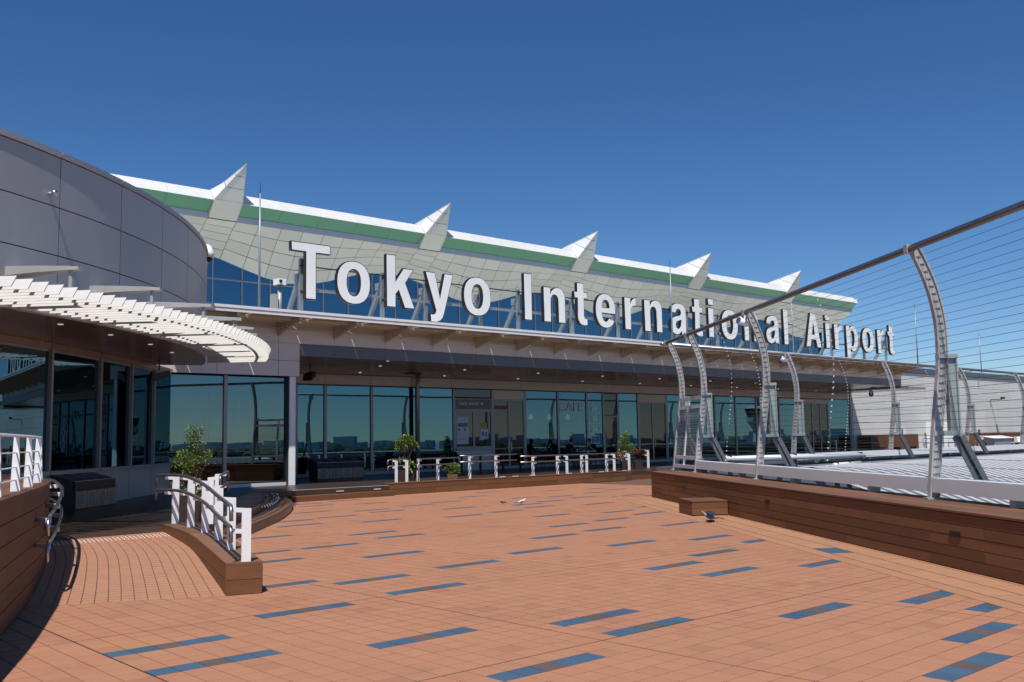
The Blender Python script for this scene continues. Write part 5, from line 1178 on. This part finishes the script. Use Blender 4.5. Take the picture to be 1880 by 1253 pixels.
table('cafe table with white top between the two seated diners', W(14.3, 1.35, .3), FROT, 1.1, .7)
chair('dark chair under the diner leaning forward on the right of the cafe table', W(15.25, 1.3, .3), FROT-pi/2)
chair('dark chair under the diner on the left of the cafe table', W(13.35, 1.35, .3), FROT+pi/2)
chair('empty dark chair behind the diner on the right', W(16.2, 1.2, .3), FROT-pi/2)
person('person in black t-shirt leaning over the cafe table with hand at the mouth', W(15.2, 1.3, .3), FROT-pi/2, .75, 'cloth_black')
person('dark clothed person facing right across the cafe table', W(13.4, 1.35, .3), FROT+pi/2, .35, 'cloth_black', 'table')
t = thing('plate', 'white plates and a cup on the cafe table', 'plate', W(14.35, 1.3, 1.021), FROT)
b = MB(); b.tube([(0, 0, 0), (0, 0, .015)], .12, 14, rs=[.07, .12]); b.build('dish', 'white_paint', t); b = MB(); b.tube([(-.3, .05, 0), (-.3, .05, .1)], .035, 10); b.build('cup', 'white_paint', t)
for s0, n0, lab in ((7.1, 1.9, 'dark high table at the left of the take away hatch'), (8.9, 2.4, 'dark high table before the take away hatch')):
    t = thing('high_table', lab, 'table', W(s0, n0, .3), FROT, 'dark high tables by the hatch'); b = MB(); b.box(-.75, .75, -.3, .3, .68, .73); b.build('table_top', 'mullion_dark', t)
    for x in (-.5, .5): b = MB(); b.tube([(x, 0, 0), (x, 0, .68)], .05, 8); b.build('leg', 'black_metal', t)
chair('dark chair left of the dark high table by the hatch', W(6.2, 2.4, .3), FROT+1.2); chair('dark chair between the hatch and the sliding doors', W(10.0, 2.9, .3), FROT-.4)
# far terrace beyond the second fence
for s0, lab in ((51.6, 'left one of two white vending machines by the grey annex wall'), (54.4, 'right one of two white vending machines by the grey annex wall')):
    t = thing('vending_machine', lab, 'vending machine', W(s0, .75, .3), FROT, 'vending machines by the annex wall')
    b = MB(); b.box(0, 1.1, -.35, .35, 0, 2.05); b.build('cabinet', 'white_paint', t)
    for k in range(3):
        b = MB(); b.box(.1, 1.0, -.365, -.352, .95+.34*k, 1.22+.34*k); sh = b.build('display_row', 'interior_dark', t)
        for q in range(5): b = MB(); b.tube([(.2+.17*q, -.375, .97+.34*k), (.2+.17*q, -.375, 1.17+.34*k)], .05, 7); b.build('bottle', ('red_sign', 'poster_blue', 'poster_yellow', 'poster_white', 'pot_clay')[(q+k) % 5], sh)
    b = MB(); b.box(.2, .9, -.36, -.352, .2, .45); b.build('tray', 'interior_dark', t)
t = thing('serving_counter', 'white topped serving counter in front of the seated person on the far terrace', 'counter', W(56.4, 3.6, .3), FROT)
b = MB(); b.hexa([(-1.8, -.4, .78), (1.8, -.4, .78), (1.8, .4, .92), (-1.8, .4, .92)], [(-1.8, -.4, .82), (1.8, -.4, .82), (1.5, .4, .98), (-1.5, .4, .98)]); b.build('counter_top', 'white_paint', t); b = MB(); b.box(-1.5, 1.5, -.3, .3, 0, .78); b.build('counter_body', 'galvanised', t)
person('person in dark sleeveless top sitting with hand at chin on the far terrace', W(56.9, 1.9, .45), FROT-.5, .3, 'cloth_black')
chair('white chair under the person on the far terrace', W(56.9, 1.95, .45), FROT-.5+pi, 'white_paint', 'white chairs on the far terrace')
for k, (s0, n0, rz_) in enumerate(((59.6, 3.2, .4), (61.2, 3.4, -.5), (62.4, 2.6, 2.0))):
    chair(('white chair nearest to the serving counter', 'middle white chair right of the serving counter', 'rightmost white chair on the far terrace')[k], W(s0, n0, .30), FROT+rz_, 'white_paint', 'white chairs on the far terrace')
t = thing('notice_stand', 'white notice board with dark figure standing by the grey wall', 'sign', W(46.6, 1.0, .3), FROT)
b = MB(); b.box(-.55, .55, -.03, .03, .55, 1.75); b.build('board', 'white_paint', t); b = MB(); b.box(-.08, .08, -.04, -.031, .9, 1.45); b.ball((0, -.035, 1.53), .09, 8, 5, (1, .1, 1)); b.build('pictogram', 'black_metal', t)
for x in (-.5, .44): MB().box(x, x+.06, -.03, .03, 0, .548).build('leg', 'galvanised', t)
railing('white_railing', 'white railing with curved arms below the notice stand on the far terrace', prow((45.2, 46.4, 47.6, 48.8, 50.0), 3.2, .30, .85), -1, (.0, .28), (.5, .5), None)
me = None

# ---------------------------------------------------------------- pigeons
def pigeon(label, loc, rz, white=False, spread_=False, sc=1.0):
    t = thing('pigeon', label, 'bird', loc, rz, 'pigeons on the deck'); t.scale = (sc, sc, sc)
    b = MB(); prof = [(-.16, .075, .012), (-.11, .085, .035), (-.03, .10, .058), (.05, .115, .055), (.10, .145, .036), (.125, .175, .026), (.145, .195, .026), (.165, .195, .012)]
    loops = [[(x, r*cos(2*pi*k/10), z+r*.95*sin(2*pi*k/10)) for k in range(10)] for x, z, r in prof]; b.loft(loops); b.build('body', 'bird_white' if white else 'bird_grey', t, smooth=True)
    b = MB(); b.tube([(.163, 0, .195), (.195, 0, .186)], .006, 5, rs=[.007, .002]); b.build('beak', 'bird_dark', t)
    b = MB(); b.hexa([(-.28, -.035, .06), (-.14, -.02, .075), (-.14, .02, .075), (-.28, .035, .06)], [(-.28, -.035, .066), (-.14, -.02, .09), (-.14, .02, .09), (-.28, .035, .066)]); b.build('tail', 'bird_dark', t)
    for sg in (-1, 1):
        b = MB()
        if spread_: q = [(.06, sg*.04, .14), (.08, sg*.2, .2), (-.02, sg*.40, .17), (-.10, sg*.22, .15), (-.10, sg*.04, .12)]
        else: q = [(.06, sg*.056, .13), (0, sg*.066, .14), (-.2, sg*.03, .085), (-.12, sg*.062, .075), (.02, sg*.064, .085)]
        b.hexa(q, [(x, y+sg*.004, z+.006) for x, y, z in q]); b.build('wing', 'bird_dark' if not white else 'bird_grey', t)
        b = MB(); b.tube([(.0, sg*.025, .06), (.01, sg*.03, .005), (.04, sg*.03, .004)], .005, 5); b.build('leg', 'red_sign', t)
pigeon('white and dark pigeon standing in the middle of the deck', (.17, 24.6, 0), .4, True, False, .72)
pigeon('small dark pigeon left of the white one on the deck', (-.32, 24.9, 0), 2.6, False, False, .6)
pigeon('dark pigeon with spread wings landing by the step block', (3.75, 18.9, .0), 2.9, False, True, .95)

# ---------------------------------------------------------------- things beyond the airfield that the windows mirror
tw = thing('control_tower', 'tall control tower with wide cab seen only as a reflection', 'tower', (430, 120, -18))
b = MB(); b.tube([(0, 0, 0), (0, 0, 22), (0, 0, 26), (0, 0, 28)], 3, 12, rs=[3.2, 2.6, 6, 6.5]); b.build('shaft', 'far_wall_haze', tw); b = MB(); b.tube([(0, 0, 28.1), (0, 0, 32)], 6, 12, rs=[5.2, 6.4]); b.build('cab', 'glass_door', tw); b = MB(); b.tube([(0, 0, 32.1), (0, 0, 33.2)], 6, 12, rs=[6.6, 4]); b.build('roof', 'far_wall_haze', tw); b = MB(); b.tube([(0, 0, 33.2), (0, 0, 50)], .4, 6, rs=[.6, .2]); b.build('antenna', 'red_sign', tw)
random.seed(21)
b = MB()
for k in range(420):
    y = random.uniform(-2600, 3600); x = random.uniform(2400, 3200); w_, h = random.uniform(12, 45), random.choice((14, 16, 17, 18, 20, 22, 26, 33))*random.uniform(.8, 1.15); b.box(x, x+40, y, y+w_, -18, -18+h)
tag(b.build('distant_city', 'far_wall_haze'), kind='stuff')
b = MB()
for k in range(520):
    y = random.uniform(-1500, 2300); x = random.uniform(1150, 1320); r_ = random.uniform(5, 11); b.ball((x, y, -18+r_*.6), r_, 7, 5, (1.3, 1.6, random.uniform(.6, 1.1)))
tag(b.build('distant_wood', 'far_tree'), kind='stuff')
b = MB()
for k in range(14):
    y = random.uniform(-500, 1500); x = random.uniform(620, 1000); b.box(x, x+60, y, y+random.uniform(40, 120), -18, -18+random.uniform(7, 14))
tag(b.build('distant_hangars', 'annex_panel'), kind='stuff')
